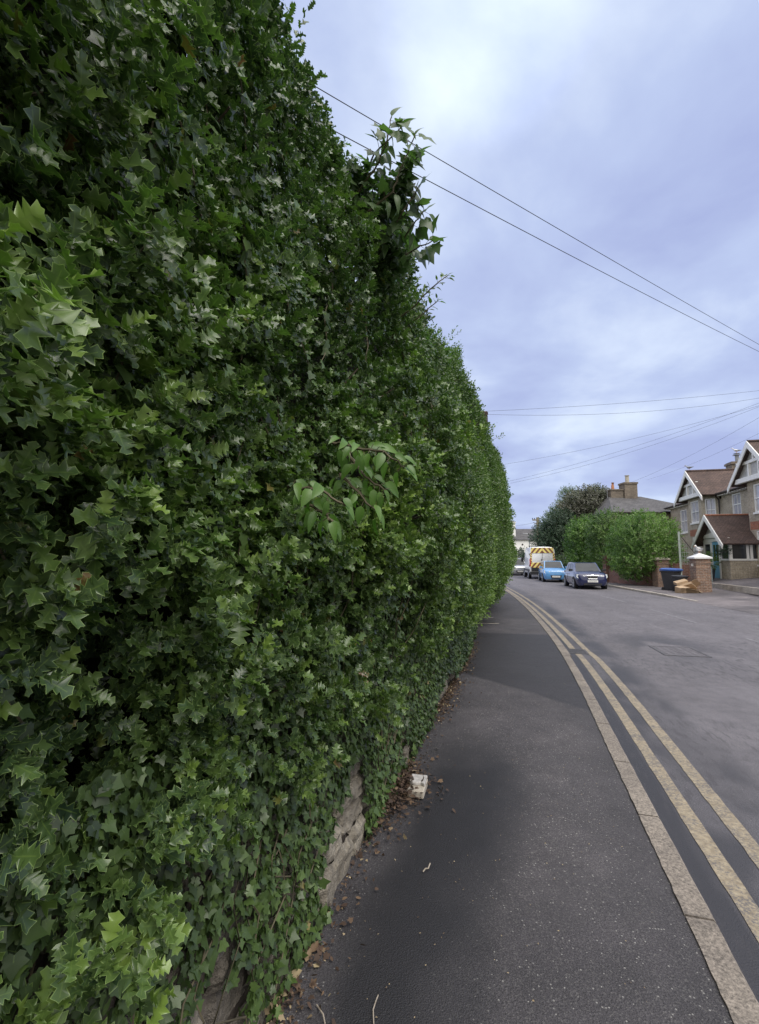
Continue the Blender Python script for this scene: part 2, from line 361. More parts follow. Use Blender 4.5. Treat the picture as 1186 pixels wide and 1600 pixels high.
def groundmat():
    m,nt,N,L,B=newmat('ground_mat'); tc=N.new('ShaderNodeTexCoord'); n=nz(N,L,tc.outputs['Object'],.25,6)
    L.new(rmp(N,L,n,[(.35,(.045,.07,.025)),(.65,(.11,.10,.07))]),B.inputs['Base Color']); B.inputs['Roughness'].default_value=1; return m
M['ground']=groundmat()

# ------------------------------------------------------------------ street surfaces
def sheet(name,ss,ds,z,mat,wet_dark_f=None,zf=None,kind='structure',parent=None):
    ss=np.asarray(ss,float); ds=np.asarray(ds,float); S,D=np.meshgrid(ss,ds,indexing='ij')
    X,Y,_=rdn(S,D); Z=np.full_like(X,z) if zf is None else zf(S,D)
    co=np.stack([X,Y,Z],-1).reshape(-1,3); ni,nj=S.shape
    i,j=np.meshgrid(np.arange(ni-1),np.arange(nj-1),indexing='ij'); a=(i*nj+j).ravel()
    fc=np.stack([a,a+1,a+nj+1,a+nj],-1)[:,::-1]
    me=raw_mesh(name,co,fc)
    me.uv_layers.new(name='UVMap'); li=np.zeros(len(me.loops),int); me.loops.foreach_get('vertex_index',li)
    uv=np.stack([S.ravel()[li],D.ravel()[li]],-1).astype(np.float32); me.uv_layers[0].data.foreach_set('uv',uv.ravel())
    att=me.attributes.new('wet_dark','FLOAT','POINT'); att.data.foreach_set('value',(np.zeros(len(co)) if wet_dark_f is None else wet_dark_f(S,D).ravel()).astype(np.float32))
    o=link(name,me,mat,parent)
    if kind: o['kind']=kind
    return o
def raw_mesh(name,co,fc,smooth=False):
    me=bpy.data.meshes.new(name); nf,k=fc.shape
    me.vertices.add(len(co)); me.vertices.foreach_set('co',co.astype(np.float32).ravel())
    me.loops.add(nf*k); me.loops.foreach_set('vertex_index',fc.astype(np.int32).ravel())
    me.polygons.add(nf); me.polygons.foreach_set('loop_start',np.arange(0,nf*k,k,dtype=np.int32))
    if smooth: me.polygons.foreach_set('use_smooth',np.ones(nf,bool))
    me.update(calc_edges=True); return me
ss_=lambda x,a,b: np.clip((x-a)/(b-a),0,1)**2*(3-2*np.clip((x-a)/(b-a),0,1))
g=MB(); g.add([(-900,-900,-.06),(900,-900,-.06),(900,900,-.06),(-900,900,-.06)],[(0,1,2,3)])
tag(g.build('ground',M['ground'],recalc=False),kind='structure')
def road_wet(S,D):
    n=fbm(S*1.3,D*2.6,2.); n2=fbm(S*.5,D*5,8.)
    gut=1-ss_(D+.12*(n-.5),.24,.34)*1.0
    between=(1-ss_(D,.75,1.2))*(.45+.45*ss_(n,.45,.62))
    streak=ss_(n2,.60,.72)*ss_(D,.9,2.2)*.55*ss_(S,3,8)
    near=(1-ss_(S,2.0,9))*ss_(fbm(S*2.5,D*4,5.),.38,.6)*.6*(1-ss_(D,.6,5)*.5)
    tire=np.exp(-((S-10.3)/1.6)**2-((D-2.1)/.9)**2)*ss_(n,.40,.6)*.8
    return np.clip(np.maximum.reduce([gut*1.0,between,streak*.35,near*.5,tire]),0,1)
sheet('road',np.concatenate([np.arange(-3,14,.06),np.arange(14,32,.25),np.arange(32,110,1.)]),np.concatenate([np.arange(.06,1.6,.04),np.arange(1.6,6.71,.12)]),0,M['road'],road_wet)
def pave_dark(S,D):
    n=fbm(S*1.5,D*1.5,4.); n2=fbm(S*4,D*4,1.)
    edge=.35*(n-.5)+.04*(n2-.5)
    band=np.exp(-((D+1.10+.03*S*0+.35*(n-.5))/.36)**4)*(1-ss_(S,3.4,5.0))*(1.0+.6*(n2-.5))  # soft-edged strip of darker, smoother asphalt along the hedge side
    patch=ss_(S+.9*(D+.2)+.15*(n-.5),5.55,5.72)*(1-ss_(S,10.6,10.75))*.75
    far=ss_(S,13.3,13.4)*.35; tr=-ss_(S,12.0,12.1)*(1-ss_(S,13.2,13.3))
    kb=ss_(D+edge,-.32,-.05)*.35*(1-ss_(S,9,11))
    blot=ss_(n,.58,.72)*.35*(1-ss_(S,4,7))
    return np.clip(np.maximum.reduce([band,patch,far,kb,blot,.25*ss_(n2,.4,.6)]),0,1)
PZ=.08
sheet('pavement',np.concatenate([np.arange(-3,14,.05),np.arange(14,30,.25),np.arange(30,110,1.)]),np.concatenate([np.arange(-2.6,-1.6,.25),np.arange(-1.6,.0,.04),[0.0]]),PZ,M['pave'],pave_dark,zf=lambda S,D: PZ+.006*(fbm(S*2,D*2)-.5)+.004*(fbm(S*9,D*9)-.5)-.004)
# left kerb of long granite stones
kb=MB(); s=-2.0
while s<100:
    ln=random.uniform(.82,1.0) if s<30 else 3.0; w0=.115 if s<8 else .135
    n=max(2,int(ln/(.05 if s<9 else .3))); L1=[];L2=[]
    for i in range(n+1):
        q=s+.007+(ln-.014)*i/n; j=(fbm(q*26,3.)-.5)*.012 if s<12 else 0
        L1.append((q,-.006+j)); L2.append((q,w0+(fbm(q*6,7.)-.5)*.008))
    rings=[]
    for (q,a),(q2,b) in zip(L1,L2):
        zt=PZ+.004+.004*float(fbm(q*7,1.))
        rings.append([rd(q,a,-.05),rd(q,a,zt),rd(q,b-.012,zt),rd(q,b,zt-.012),rd(q,b+.004,-.05)])
    kb.loft(rings); s+=ln
tag(kb.build('kerb',M['kerb']),kind='structure')
def l1(s): return .285-.03*ss_(s,8.6,9.6)
def line(name,f,w,s0,s1,mat,z=.004,step=.15):
    n=max(2,int((s1-s0)/step)); q=np.linspace(s0,s1,n+1); co=[]
    for a in q:
        jit=(float(fbm(a*8,f(a)*9))-.5)*.014
        p=rd(a,f(a)+jit,z); r_=rd(a,f(a)+w-jit*.6,z); co+=[tuple(p),tuple(r_)]
    fc=np.array([(2*i,2*i+1,2*i+3,2*i+2) for i in range(n)])[:,::-1]
    me=raw_mesh(name,np.array(co),fc); o=link(name,me,mat); o['kind']='structure'; return o
line('yellow_line',l1,.10,-2,9.05,M['yellow_paint'],step=.05)
line('yellow_line',lambda s:.245,.105,9.55,70,M['yellow_paint'],step=.1)
line('yellow_line',lambda s:.525-.05*ss_(s,8.6,9.6),.10,-2,70,M['yellow_paint'],step=.05)
for a,b in ((7.0,9.6),(9.85,11.6),(14.0,17.4),(19.8,23.2),(25.5,29),(31.5,35)):
    line('white_line',lambda s:4.0,.085,a,b,M['white_paint'])
# gutter grate and carriageway manhole
def cover(name,s,d,ls,ld,bars,label,cat,z=.006):
    t=empty(name,rd(s,d,0),-rdh(s),label,cat)
    m=MB(); hw,hl,e=ld/2,ls/2,.035
    m.box(-hw,hw,-hl,-hl+e,z-.02,z); m.box(-hw,hw,hl-e,hl,z-.02,z); m.box(-hw,-hw+e,-hl+e,hl-e,z-.02,z); m.box(hw-e,hw,-hl+e,hl-e,z-.02,z)
    m.build('frame',M['iron'],t)
    g_=MB()
    if bars:
        g_.box(-hw+e,hw-e,-hl+e,hl-e,.0006,.001)
        for i in range(9):
            y=-hl+e+(i+.5)*(2*hl-2*e)/9; g_.box(-hw+e,hw-e,y-.012,y+.012,.001,z-.001)
    else:
        g_.box(-hw+e+.004,-.004,-hl+e+.004,hl-e-.004,.001,z-.002); g_.box(.004,hw-e-.004,-hl+e+.004,hl-e-.004,.001,z-.002)
        for i in range(8):
            for j in range(6):
                x=-hw+.08+(j)*(2*hw-.16)/5; y=-hl+.08+i*(2*hl-.16)/7; g_.box(x-.02,x+.02,y-.02,y+.02,z-.002,z+.001)
    g_.build('grating' if bars else 'cover_plate',M['iron'] if bars else M['worn_iron'],t)
    return t
cover('drain_grate',9.3,.33,.42,.36,True,'rusty iron gutter grate let in beside the kerb where the yellow line breaks','drain')
cover('manhole_cover',9.75,2.12,.95,.72,False,'worn rectangular iron manhole cover in the middle of the near lane','manhole cover')
st=MB(); 
for a,b,c_,d_ in ((12.05,12.13,-1.5,-.98),(13.2,13.27,-1.5,-1.1),):
    st.add([rd(a,c_,PZ+.006),rd(b,c_,PZ+.006),rd(b+.1,d_,PZ+.006),rd(a+.1,d_,PZ+.006)],[(0,1,2,3)])
tag(st.build('pavement_strip',M['kerb_pale'],recalc=False),kind='structure')
cp=MB(); cp.box(-.22,.22,-.3,.3,PZ,PZ+.007); o=cp.build('access_cover',M['iron']); o.location=rd(12.6,-1.28,0); o.rotation_euler.z=-rdh(12)
tag(o,'dark rectangular access cover in the pale band across the pavement','cover')
# right side pavement, driveway rising to the house
KD=6.7
def rz(S,D):
    up=ss_(S,22.0,23.2); return .004+up*.10*ss_(D,KD-.02,KD+.0)+(1-up)*.05*ss_(D,KD,KD+2.)+(.60-.0*up)*ss_(D,KD+2.0,KD+6.0)
sheet('far_pavement',np.concatenate([np.arange(8,40,.5),np.arange(40,110,2.)]),np.array([KD-.06,KD-.02,KD,KD+.3,KD+.8,KD+1.4,KD+2.0,KD+2.3,KD+2.62]),0,M['drive'],lambda S,D:ss_(fbm(S,D),.4,.7)*.6,zf=lambda S,D:rz(S,D))
sheet('driveway',np.arange(6,29.01,.5),np.array([KD+2.62,KD+3.2,KD+4,KD+5,KD+6,KD+8,KD+14]),0,M['drive'],lambda S,D:ss_(fbm(S,D),.4,.7)*.5,zf=lambda S,D:rz(S,D))
sheet('garden_ground',np.arange(29,60,1.),np.array([KD+2.62,KD+3.2,KD+4,KD+5,KD+6,KD+8,KD+14,KD+26]),0,M['ground'],zf=lambda S,D:rz(S,D))
kr=MB(); s=23.0
while s<100:
    n=4 if s<40 else 2; ln=.9 if s<40 else 3
    kr.loft([[rd(s+.005+(ln-.01)*i/n,KD-.13,-.05),rd(s+.005+(ln-.01)*i/n,KD-.13,.09),rd(s+.005+(ln-.01)*i/n,KD-.11,.105),rd(s+.005+(ln-.01)*i/n,KD+.0,.105),rd(s+.005+(ln-.01)*i/n,KD+.0,-.05)] for i in range(n+1)]); s+=ln
# curved dropped end of the kerb
cv=[(23.0,KD-.13),(22.6,KD-.10),(22.2,KD+.02),(21.7,KD+.12),(20.8,KD+.16)]
rr=[]
for q,d_ in cv:
    z_=.105 if q>22.9 else .02+.085*max(0,(q-21.6)/1.4)
    rr.append([rd(q,d_,-.05),rd(q,d_,z_),rd(q,d_+.13,z_),rd(q,d_+.13,-.05)])
kr.loft(rr); tag(kr.build('far_kerb',M['kerb_pale']),kind='structure')
ks=MB(); pA=at(1126,928,21.3); pB=at(1210,938,18.6)
for z_ in (0,):
    dv=(pB-pA).normalized(); nv=Vector((dv.y,-dv.x,0))*.15
    ks.prism([Vector((p.x,p.y,-.04)) for p in (pA,pB,pB+nv,pA+nv)],(0,0,.13))
tag(ks.build('driveway_kerb',M['kerb_pale']),kind='structure')

# ------------------------------------------------------------------ leaves
def tmpl_holly(seed,spines=4):
    r=random.Random(seed); ts=[(i+.75)/(spines+.55) for i in range(spines)]
    mid=[(0,0)]; side=[]
    pts=[(.03,.02,0)]
    prev=0
    for i,t in enumerate(ts):
        b=(prev+t)/2+.02; env=math.sin(math.pi*min(1,(b*.92+.08)))**.7
        pts.append((b-.02,.17*env+.03,0));  
        env=math.sin(math.pi*min(1,(t*.88+.10)))**.75
        pts.append((t+.08,.41*env+.04,1)); prev=t
    pts.append(((prev+1)/2+.02,.10,0)); 
    V=[];F=[];RM=[]
    nm=6; up=r.uniform(-.25,.12); tw=r.uniform(-.1,.1)
    mids=[i/nm for i in range(nm+1)]
    def zc(x): return up*x*x
    for m_ in mids: V.append((m_,0,zc(m_))); RM.append(0 if m_<1 else 1)
    for sgn in (1,-1):
        base=len(V); off=r.choice((0,1))
        for k,(x,y,sp) in enumerate(pts):
            zz=zc(x)+.30*y+(.085*(1 if (k//2+off)%2 else -1)*(1 if sp else .2))+r.uniform(-.02,.02); x2=x+r.uniform(-.02,.02)
            V.append((x2,sgn*y*r.uniform(.9,1.08),zz)); RM.append(1)
        ed=[0]+[base+k for k in range(len(pts))]+[nm]
        mi=0
        for a,b in zip(ed[:-1],ed[1:]):
            xb=V[b][0]
            tgt=min(nm,max(mi,int(round(xb*nm))))
            tri=(mi,a,b) if a!=mi else None
            if tri and b!=mi: F.append(tri if sgn<0 else tri[::-1])
            while mi<tgt and b!=mi+0:
                if b!=mi+1: F.append((mi,b,mi+1) if sgn<0 else (mi+1,b,mi))
                mi+=1
    return np.array(V),np.array([f for f in F if len(set(f))==3]),np.array(RM,float)
def tmpl_oval(wd,tip=.0,fold=.18,curl=-.15,n=3):
    V=[(0,0,0)];RM=[0]
    xs=[(i+1)/(n+1) for i in range(n)]
    for x in xs: V.append((x,0,curl*x*x)); RM.append(0)
    V.append((1,0,curl)); RM.append(1)
    F=[]
    for sg in (1,-1):
        b=len(V)
        for x in xs:
            y=wd*math.sin(math.pi*x**(.8+tip*-.15))**.8*(1-tip*x); V.append((x,sg*y,curl*x*x+fold*y)); RM.append(1)
        for i in range(n+1):
            m0,m1=i,i+1; e0=b+i-1 if i>0 else None; e1=b+i if i<n else None
            if e0 is None: t=[(m0,e1,m1)]
            elif e1 is None: t=[(m0,e0,m1)]
            else: t=[(m0,e0,e1),(m0,e1,m1)]
            F+= [q if sg<0 else q[::-1] for q in t]
    return np.array(V),np.array(F),np.array(RM,float)
def tmpl_ivy(seed,deep=.5):
    r=random.Random(seed)
    pol=[(0,0),(-.12,.22),(.02,.5),(.22,.40),(.42,.60),(.56,.30),(1.0,0)]
    V=[(.25,0,0),(0,0,-.02)];RM=[0,0]; up=[1]; lo=[1]
    for sg,lst in ((1,up),(-1,lo)):
        for x,y in pol[1:-1]:
            V.append((x+r.uniform(-.04,.04),sg*y*.85*r.uniform(.85,1.1),r.uniform(-.07,.07)-.1*x*x)); RM.append(1); lst.append(len(V)-1)
    V.append((1.0,r.uniform(-.05,.05),-.15)); RM.append(1); tip=len(V)-1
    F=[]
    up.append(tip); lo.append(tip)
    for a,b in zip(up[:-1],up[1:]): F.append((0,a,b)[::-1])
    for a,b in zip(lo[:-1],lo[1:]): F.append((0,a,b))
    return np.array(V),np.array(F),np.array(RM,float)
T_holly=[tmpl_holly(i,(3,4,4,5)[i%4]) for i in range(10)]
T_oval=[tmpl_oval(.27,.1,.3,-.15),tmpl_oval(.23,.0,.2,.1),tmpl_oval(.3,.2,.25,-.3)]
T_small=[tmpl_oval(.29,.1,.3,-.1,1),tmpl_oval(.24,.0,.3,.1,1)]
T_ivy=[tmpl_ivy(i) for i in range(5)]
T_broad=[tmpl_oval(.27,.35,.35,-.35,5),tmpl_oval(.24,.3,.3,-.5,5)]
def norm(a): return a/np.maximum(np.linalg.norm(a,axis=-1,keepdims=True),1e-6)
def leafmesh(name,T,pos,ax,nr,size,rnd,mat,parent=None,smooth=True,wd=(.85,1.2)):
    pos=np.asarray(pos);ax=norm(ax); sd_=norm(np.cross(nr,ax)); up=norm(np.cross(ax,sd_))
    pick=RNG.integers(0,len(T),len(pos)); CO=[];FC=[];RM=[];RN=[];b=0
    for k,(V,F,E) in enumerate(T):
        i=np.where(pick==k)[0]
        if not len(i): continue
        wv=RNG.uniform(wd[0],wd[1],len(i))
        co=pos[i][:,None]+size[i][:,None,None]*(V[None,:,0,None]*ax[i][:,None]+V[None,:,1,None]*sd_[i][:,None]*wv[:,None,None]+V[None,:,2,None]*up[i][:,None])
        CO.append(co.reshape(-1,3)); n=len(V)
        FC.append((F[None]+(b+np.arange(len(i))*n)[:,None,None]).reshape(-1,3)); b+=n*len(i)
        RM.append(np.tile(E,len(i))); RN.append(np.repeat(rnd[i],n))
    CO=np.concatenate(CO);FC=np.concatenate(FC);me=raw_mesh(name,CO,FC,smooth)
    for nm,v in (('rim',RM),('rnd',RN)):
        a=me.attributes.new(nm,'FLOAT','POINT'); a.data.foreach_set('value',np.concatenate(v).astype(np.float32))
    return link(name,me,mat,parent)
def sprigs(base,dr,n,length,a0=80,a1=38,jit=.25):
    "leaves set round short twigs: returns positions, axes, normals"
    B=len(base); dr=norm(dr); ref=norm(RNG.normal(size=(B,3))); u=norm(np.cross(dr,ref)); v=np.cross(dr,u)
    t=(np.arange(n)+.5)/n; t=t[None]+RNG.uniform(-.05,.05,(B,n)); phi=RNG.uniform(0,6.28,(B,1))+np.arange(n)[None]*2.4
    al=np.radians(a0+(a1-a0)*t)
    rad=u[:,None]*np.cos(phi)[...,None]+v[:,None]*np.sin(phi)[...,None]
    ax=dr[:,None]*np.cos(al)[...,None]+rad*np.sin(al)[...,None]+RNG.normal(0,jit*.6,(B,n,3))
    ax=norm(ax); nn=norm(dr[:,None]+RNG.normal(0,jit,(B,n,3))+np.array([0,0,.25]))
    L_=length if np.ndim(length)==0 else np.asarray(length)[:,None,None]
    pos=base[:,None]+dr[:,None]*(t[...,None]*L_)
    return pos.reshape(-1,3),ax.reshape(-1,3),nn.reshape(-1,3),np.repeat(np.arange(B),n)
# hedge face: distance d of the clipped face from the kerb, by s and height
HZ=[.1,.5,.9,1.6,2.6,3.6,4.6,5.4]
HT={-2:[-1.58,-1.5,-1.48,-1.40,-1.40,-1.52,-1.85,-2.3],.6:[-1.58,-1.5,-1.46,-1.37,-1.36,-1.48,-1.85,-2.3],2:[-1.58,-1.5,-1.44,-1.27,-1.28,-1.62,-2.08,-2.5],3.2:[-1.58,-1.5,-1.42,-1.22,-1.22,-1.56,-2.02,-2.45],
5:[-1.55,-1.5,-1.38,-1.15,-1.22,-1.5,-1.88,-2.3],6.3:[-1.55,-1.5,-1.38,-1.18,-1.25,-1.5,-1.95,-2.4],8.5:[-1.55,-1.45,-1.3,-1.1,-1.05,-1.2,-1.45,-1.8],
12:[-1.5,-1.35,-1.15,-.95,-.9,-1.05,-1.30,-1.75],17:[-1.4,-1.0,-.85,-.67,-.62,-.65,-.73,-1.2],21:[-1.3,-1.0,-.85,-.66,-.62,-.66,-.85,-1.4],25:[-1.5,-1.5,-1.42,-1.4,-1.4,-1.45,-1.85,-2.3]}
_ks=sorted(HT); _tb=np.array([HT[k] for k in _ks])
def dh(s,z):
    s=np.asarray(s,float); z=np.asarray(z,float)
    lump=(vn(s*.62+3.1,z*.55+1.7,4.4)-.5)*.30+(vn(s*1.5,z*1.3,7.7)-.5)*.16
    return dh0(s,z)+lump*ss_(z,.9,1.6)*ss_(np.abs(s)+.0*z,0,1.4)-.10*ss_(z,1.,1.6)*0
def dh0(s,z):
    cols=np.stack([np.interp(s,_ks,_tb[:,j]) for j in range(len(HZ))],-1)
    j=np.clip(np.searchsorted(HZ,z)-1,0,len(HZ)-2); hz=np.array(HZ); f=np.clip((z-hz[j])/(hz[j+1]-hz[j]),0,1); f=f*f*(3-2*f)*.5+f*.5
    i=np.arange(s.size).reshape(s.shape)
    c0=np.take_along_axis(cols,j[...,None],-1)[...,0]; c1=np.take_along_axis(cols,(j+1)[...,None],-1)[...,0]
    return c0*(1-f)+c1*f
def hedge_pts(n,s0,s1,z0,z1,amp,fr):
    s=RNG.uniform(s0,s1,n); z=RNG.uniform(z0,z1,n)
    nb=fbm(s*fr,z*fr,3.3)-.5; nb2=vn(s*fr*3.1,z*fr*3.1,9.)-.5
    d=dh(s,z)+amp*(nb*2.0+nb2*.9)
    x,y,a=rdn(s,d); e=.05; slope=(dh(s,z+e)-dh(s,z-e))/(2*e)
    nrm=norm(np.stack([np.cos(a),-np.sin(a),-slope],-1))
    return s,z,d,np.stack([x,y,z+0*x],-1),nrm,nb,a
def hedge_shade_core(name,s0,s1,inset,zt,parent,z0=.95):  # solid near-black core added to block light and darken the leaf gaps
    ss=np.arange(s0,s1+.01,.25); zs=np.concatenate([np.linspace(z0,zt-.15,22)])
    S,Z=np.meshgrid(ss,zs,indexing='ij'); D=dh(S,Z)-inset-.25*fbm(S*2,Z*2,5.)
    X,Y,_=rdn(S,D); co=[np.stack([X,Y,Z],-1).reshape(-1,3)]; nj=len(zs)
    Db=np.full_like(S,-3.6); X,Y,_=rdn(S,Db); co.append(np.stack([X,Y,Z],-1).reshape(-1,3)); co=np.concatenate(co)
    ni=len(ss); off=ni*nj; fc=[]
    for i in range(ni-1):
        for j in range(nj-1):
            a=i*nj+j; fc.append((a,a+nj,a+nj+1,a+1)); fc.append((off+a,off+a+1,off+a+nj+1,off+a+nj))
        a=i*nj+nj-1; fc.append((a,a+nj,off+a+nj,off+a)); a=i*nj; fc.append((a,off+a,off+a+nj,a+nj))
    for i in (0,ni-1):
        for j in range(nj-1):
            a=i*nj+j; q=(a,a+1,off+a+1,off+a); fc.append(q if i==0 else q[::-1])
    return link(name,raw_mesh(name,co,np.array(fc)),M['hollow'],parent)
def clipnear(P,lim=.42):
    return np.linalg.norm(P-np.array([0,0,EYE]),axis=1)>lim
# --- holly
holly=empty('holly_hedge',rd(2,-2.2,0),0,'tall dark glossy holly hedge with spiny leaves towering over the near pavement','hedge')
hl=lambda o,p: (setattr(o,'parent',p),setattr(o,'location',-p.location))
def holly_leaves():
    P=[];A=[];Nn=[];Sz=[];Rn=[]
    for (n,s0,s1,z0,z1,inset) in ((7200,-.9,6.8,.55,5.6,-.03),(6800,-.9,6.8,.75,5.6,.08),(6000,-.9,6.8,1.0,5.5,.20),(2600,-.9,1.8,1.1,4.2,.12),(1500,-.6,2.2,1.0,2.4,.05)):
        s,z,d,p,nr,nb,a=hedge_pts(n,s0,s1,z0,z1,.20,1.5)
        lowlim=.78+.28*vn(s*2,4.)
        keep=(z>lowlim-.10*(inset>0))&(RNG.random(n)<1-ss_(s,4.6,6.8))
        keep&=(nb+.30*(vn(s*5,z*5)-.5)>-.19)|(inset>.05)
        p=p-nr*inset; dr=nr*.9+np.array([0,0,.45])+RNG.normal(0,.42,(n,3)); 
        keep&=clipnear(p,.66)
        p,dr,nb,s,z=p[keep],dr[keep],nb[keep],s[keep],z[keep]
        q,ax,nn,id_=sprigs(p,dr,8,.072,85,30)
        sz=(.043+.007*RNG.normal(size=len(q)))*(1-.25*ss_(s[id_],3,6)); t=(np.arange(len(q))%8)/8
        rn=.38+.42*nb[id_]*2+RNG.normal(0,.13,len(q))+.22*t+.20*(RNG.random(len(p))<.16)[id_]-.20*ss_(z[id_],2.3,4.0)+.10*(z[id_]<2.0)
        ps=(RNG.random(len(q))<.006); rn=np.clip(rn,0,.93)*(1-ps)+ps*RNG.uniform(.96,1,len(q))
        P.append(q);A.append(ax);Nn.append(nn);Sz.append(np.clip(sz,.024,.06));Rn.append(rn)
    P,A,Nn,Sz,Rn=[np.concatenate(v) for v in (P,A,Nn,Sz,Rn)]
    k=clipnear(P,.62); return P[k],A[k],Nn[k],Sz[k],Rn[k]
P,A,Nn,Sz,Rn=holly_leaves()
def skyline(n,s0,s1,zt0,zt1,ln,nl,lsz,up=1.0):
    "loose long shoots standing out of the top of the hedge"
    s=RNG.uniform(s0,s1,n); z=RNG.uniform(zt0,zt1,n); d=dh(s,z)-.02; x,y,a=rdn(s,d); p=np.stack([x,y,z],-1)
    dr=np.stack([np.cos(a)*.7,-np.sin(a)*.7,np.full(n,up)],-1)+RNG.normal(0,.35,(n,3)); L_=ln*RNG.uniform(.4,1.25,n)
    q,ax,nn,id_=sprigs(p,dr,nl,L_,70,30); return q,ax,nn,lsz*RNG.uniform(.7,1.15,len(q)),np.clip(RNG.normal(.62,.15,len(q)),0,.9)
q=skyline(120,1.2,6.6,3.9,5.4,.26,12,.046); P,A,Nn,Sz,Rn=[np.concatenate(v) for v in zip((P,A,Nn,Sz,Rn),q)]
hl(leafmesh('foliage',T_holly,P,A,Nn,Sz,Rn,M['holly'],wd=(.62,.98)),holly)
core=hedge_shade_core('shade_core',-1.4,6.5,.40,5.3,None); hl(core,holly)
bt=MB()
for i in range(170):
    s=random.uniform(-.6,6); z=random.uniform(1.0,5.0); d0=float(dh(np.array([s]),np.array([z]))[0])
    p0=rd(s,d0-.55,z-.25); p1=rd(s+random.uniform(-.1,.1),d0-.25,z-.05); p2=rd(s+random.uniform(-.15,.15),d0-.02,z+random.uniform(.0,.2))
    bt.tube([p0,p1,p2],[.009,.006,.003],5)
for i in range(7):
    s=-.3+i*.95; bt.tube([rd(s,-2.0,.1),rd(s+.1,-1.95,1.5),rd(s-.05,-2.1,3.2),rd(s+.1,-2.4,5.0)],[.05,.045,.035,.015],8)
o=bt.build('branches',M['bark'],smooth=True); o['kind']='stuff'; hl(o,holly)
# --- privet
priv=empty('privet_hedge',rd(12,-2.0,0),0,'long small leaved green hedge bulging over the pavement beyond the holly','hedge')
P=[];A=[];Nn=[];Sz=[];Rn=[]
for (s0,s1,n) in ((4.2,9,5200),(9,15,5600),(15,22.6,6800)):
    for inset in (0,.12):
        s,z,d,p,nr,nb,a=hedge_pts(n,s0,s1,.35,5.7,.22,.75)
        low=.85-.15*ss_(s,9,12)-.45*ss_(s,12,17)+.22*(vn(s*1.7,2.)-.5)
        keep=(z>low)&(RNG.random(n)<ss_(s,4.2,6.2)*(1-.0*s))
        keep&=(nb+.25*(vn(s*4,z*4)-.5)>-.22)|(inset>.1)
        top=5.35+.7*(vn(s*.9,8.)-.5)+.2*(vn(s*4,8.)-.5); keep&=z<top
        p=p-nr*inset; dr=nr*.8+np.array([0,0,.6])+RNG.normal(0,.4,(n,3))
        p,dr,nb,s,z=p[keep],dr[keep],nb[keep],s[keep],z[keep]; ln=.11+.006*s
        q,ax,nn,id_=sprigs(p,dr,11,ln,75,35)
        sz=(.034+.0024*(s[id_]-4))*RNG.uniform(.75,1.25,len(q)); t=(np.arange(len(q))%11)/11
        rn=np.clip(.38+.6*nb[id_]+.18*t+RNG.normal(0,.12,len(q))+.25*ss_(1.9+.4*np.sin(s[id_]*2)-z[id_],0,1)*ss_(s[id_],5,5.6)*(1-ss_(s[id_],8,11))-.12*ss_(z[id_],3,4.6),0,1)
        P.append(q);A.append(ax);Nn.append(nn);Sz.append(sz);Rn.append(rn)
q=skyline(330,5,22,3.9,5.6,.36,16,.05); q2=skyline(160,9,22,1.5,4.2,.34,16,.055,.5)
for v,a_,b_ in zip((P,A,Nn,Sz,Rn),q,q2): v+=[a_,b_]
P,A,Nn,Sz,Rn=[np.concatenate(v) for v in (P,A,Nn,Sz,Rn)]
hl(leafmesh('foliage',T_small,P,A,Nn,Sz,Rn,M['privet'],smooth=False),priv)
hl(hedge_shade_core('shade_core',5.5,22.4,.28,5.25,None,z0=.8),priv)
bt=MB()
for i in range(130):
    s=random.uniform(5,22); z=random.uniform(4.7,5.5) if i%2 else random.uniform(1.5,5); d0=float(dh(np.array([s]),np.array([z]))[0])
    bt.tube([rd(s,d0-.3,z-.2),rd(s+random.uniform(-.1,.1),d0+.02,z),rd(s+random.uniform(-.15,.15),d0+.12,z+random.uniform(.05,.2))],[.008,.005,.002],5)
o=bt.build('branches',M['bark'],smooth=True); o['kind']='stuff'; hl(o,priv)
# --- ivy over wall foot and threading through the hedge
ivy=empty('ivy_plant',rd(1.5,-1.6,0),0,'small leaved ivy creeping over the low stone wall under the hedge','ivy')
n=36000; s=RNG.uniform(-.9,11.5,n)**1.0; z=RNG.uniform(.05,1.25,n)
nb=fbm(s*1.8,z*1.8,6.); cov=(nb+.42*(z-.42)+.10*(vn(s*7,z*7,2.)-.5)-.60*np.exp(-((s-2.22)/.30)**2-((z-.24)/.15)**2) -.18*np.exp(-((s-1.2)/.5)**2)*(z<.55)+.14*ss_(s,3.5,5))>.40
cov&=RNG.random(n)<1-ss_(s,9,11.5)*.7
s,z,nb=s[cov],z[cov],nb[cov]
wd=-1.56+.03*RNG.random(len(s))+.07*ss_(z,.6,1.1)+.05*ss_(s,3.2,5)
x,y,a=rdn(s,wd); p=np.stack([x,y,z+PZ*0],-1); out=np.stack([np.cos(a),-np.sin(a),0*a],-1)
ax=np.stack([0*x,0*x,-np.ones_like(x)],-1)*.8+out*.25+RNG.normal(0,.45,(len(x),3)); nn=out+np.array([0,0,.45])+RNG.normal(0,.33,(len(x),3))
sz=(.026+.011*RNG.random(len(x)))*np.where(RNG.random(len(x))<.12,1.45,1)
hl(leafmesh('foliage',T_ivy,p,ax,nn,sz,np.clip(.35+.9*(nb-.5)+RNG.normal(0,.2,len(x)),0,1),M['ivy']),ivy)
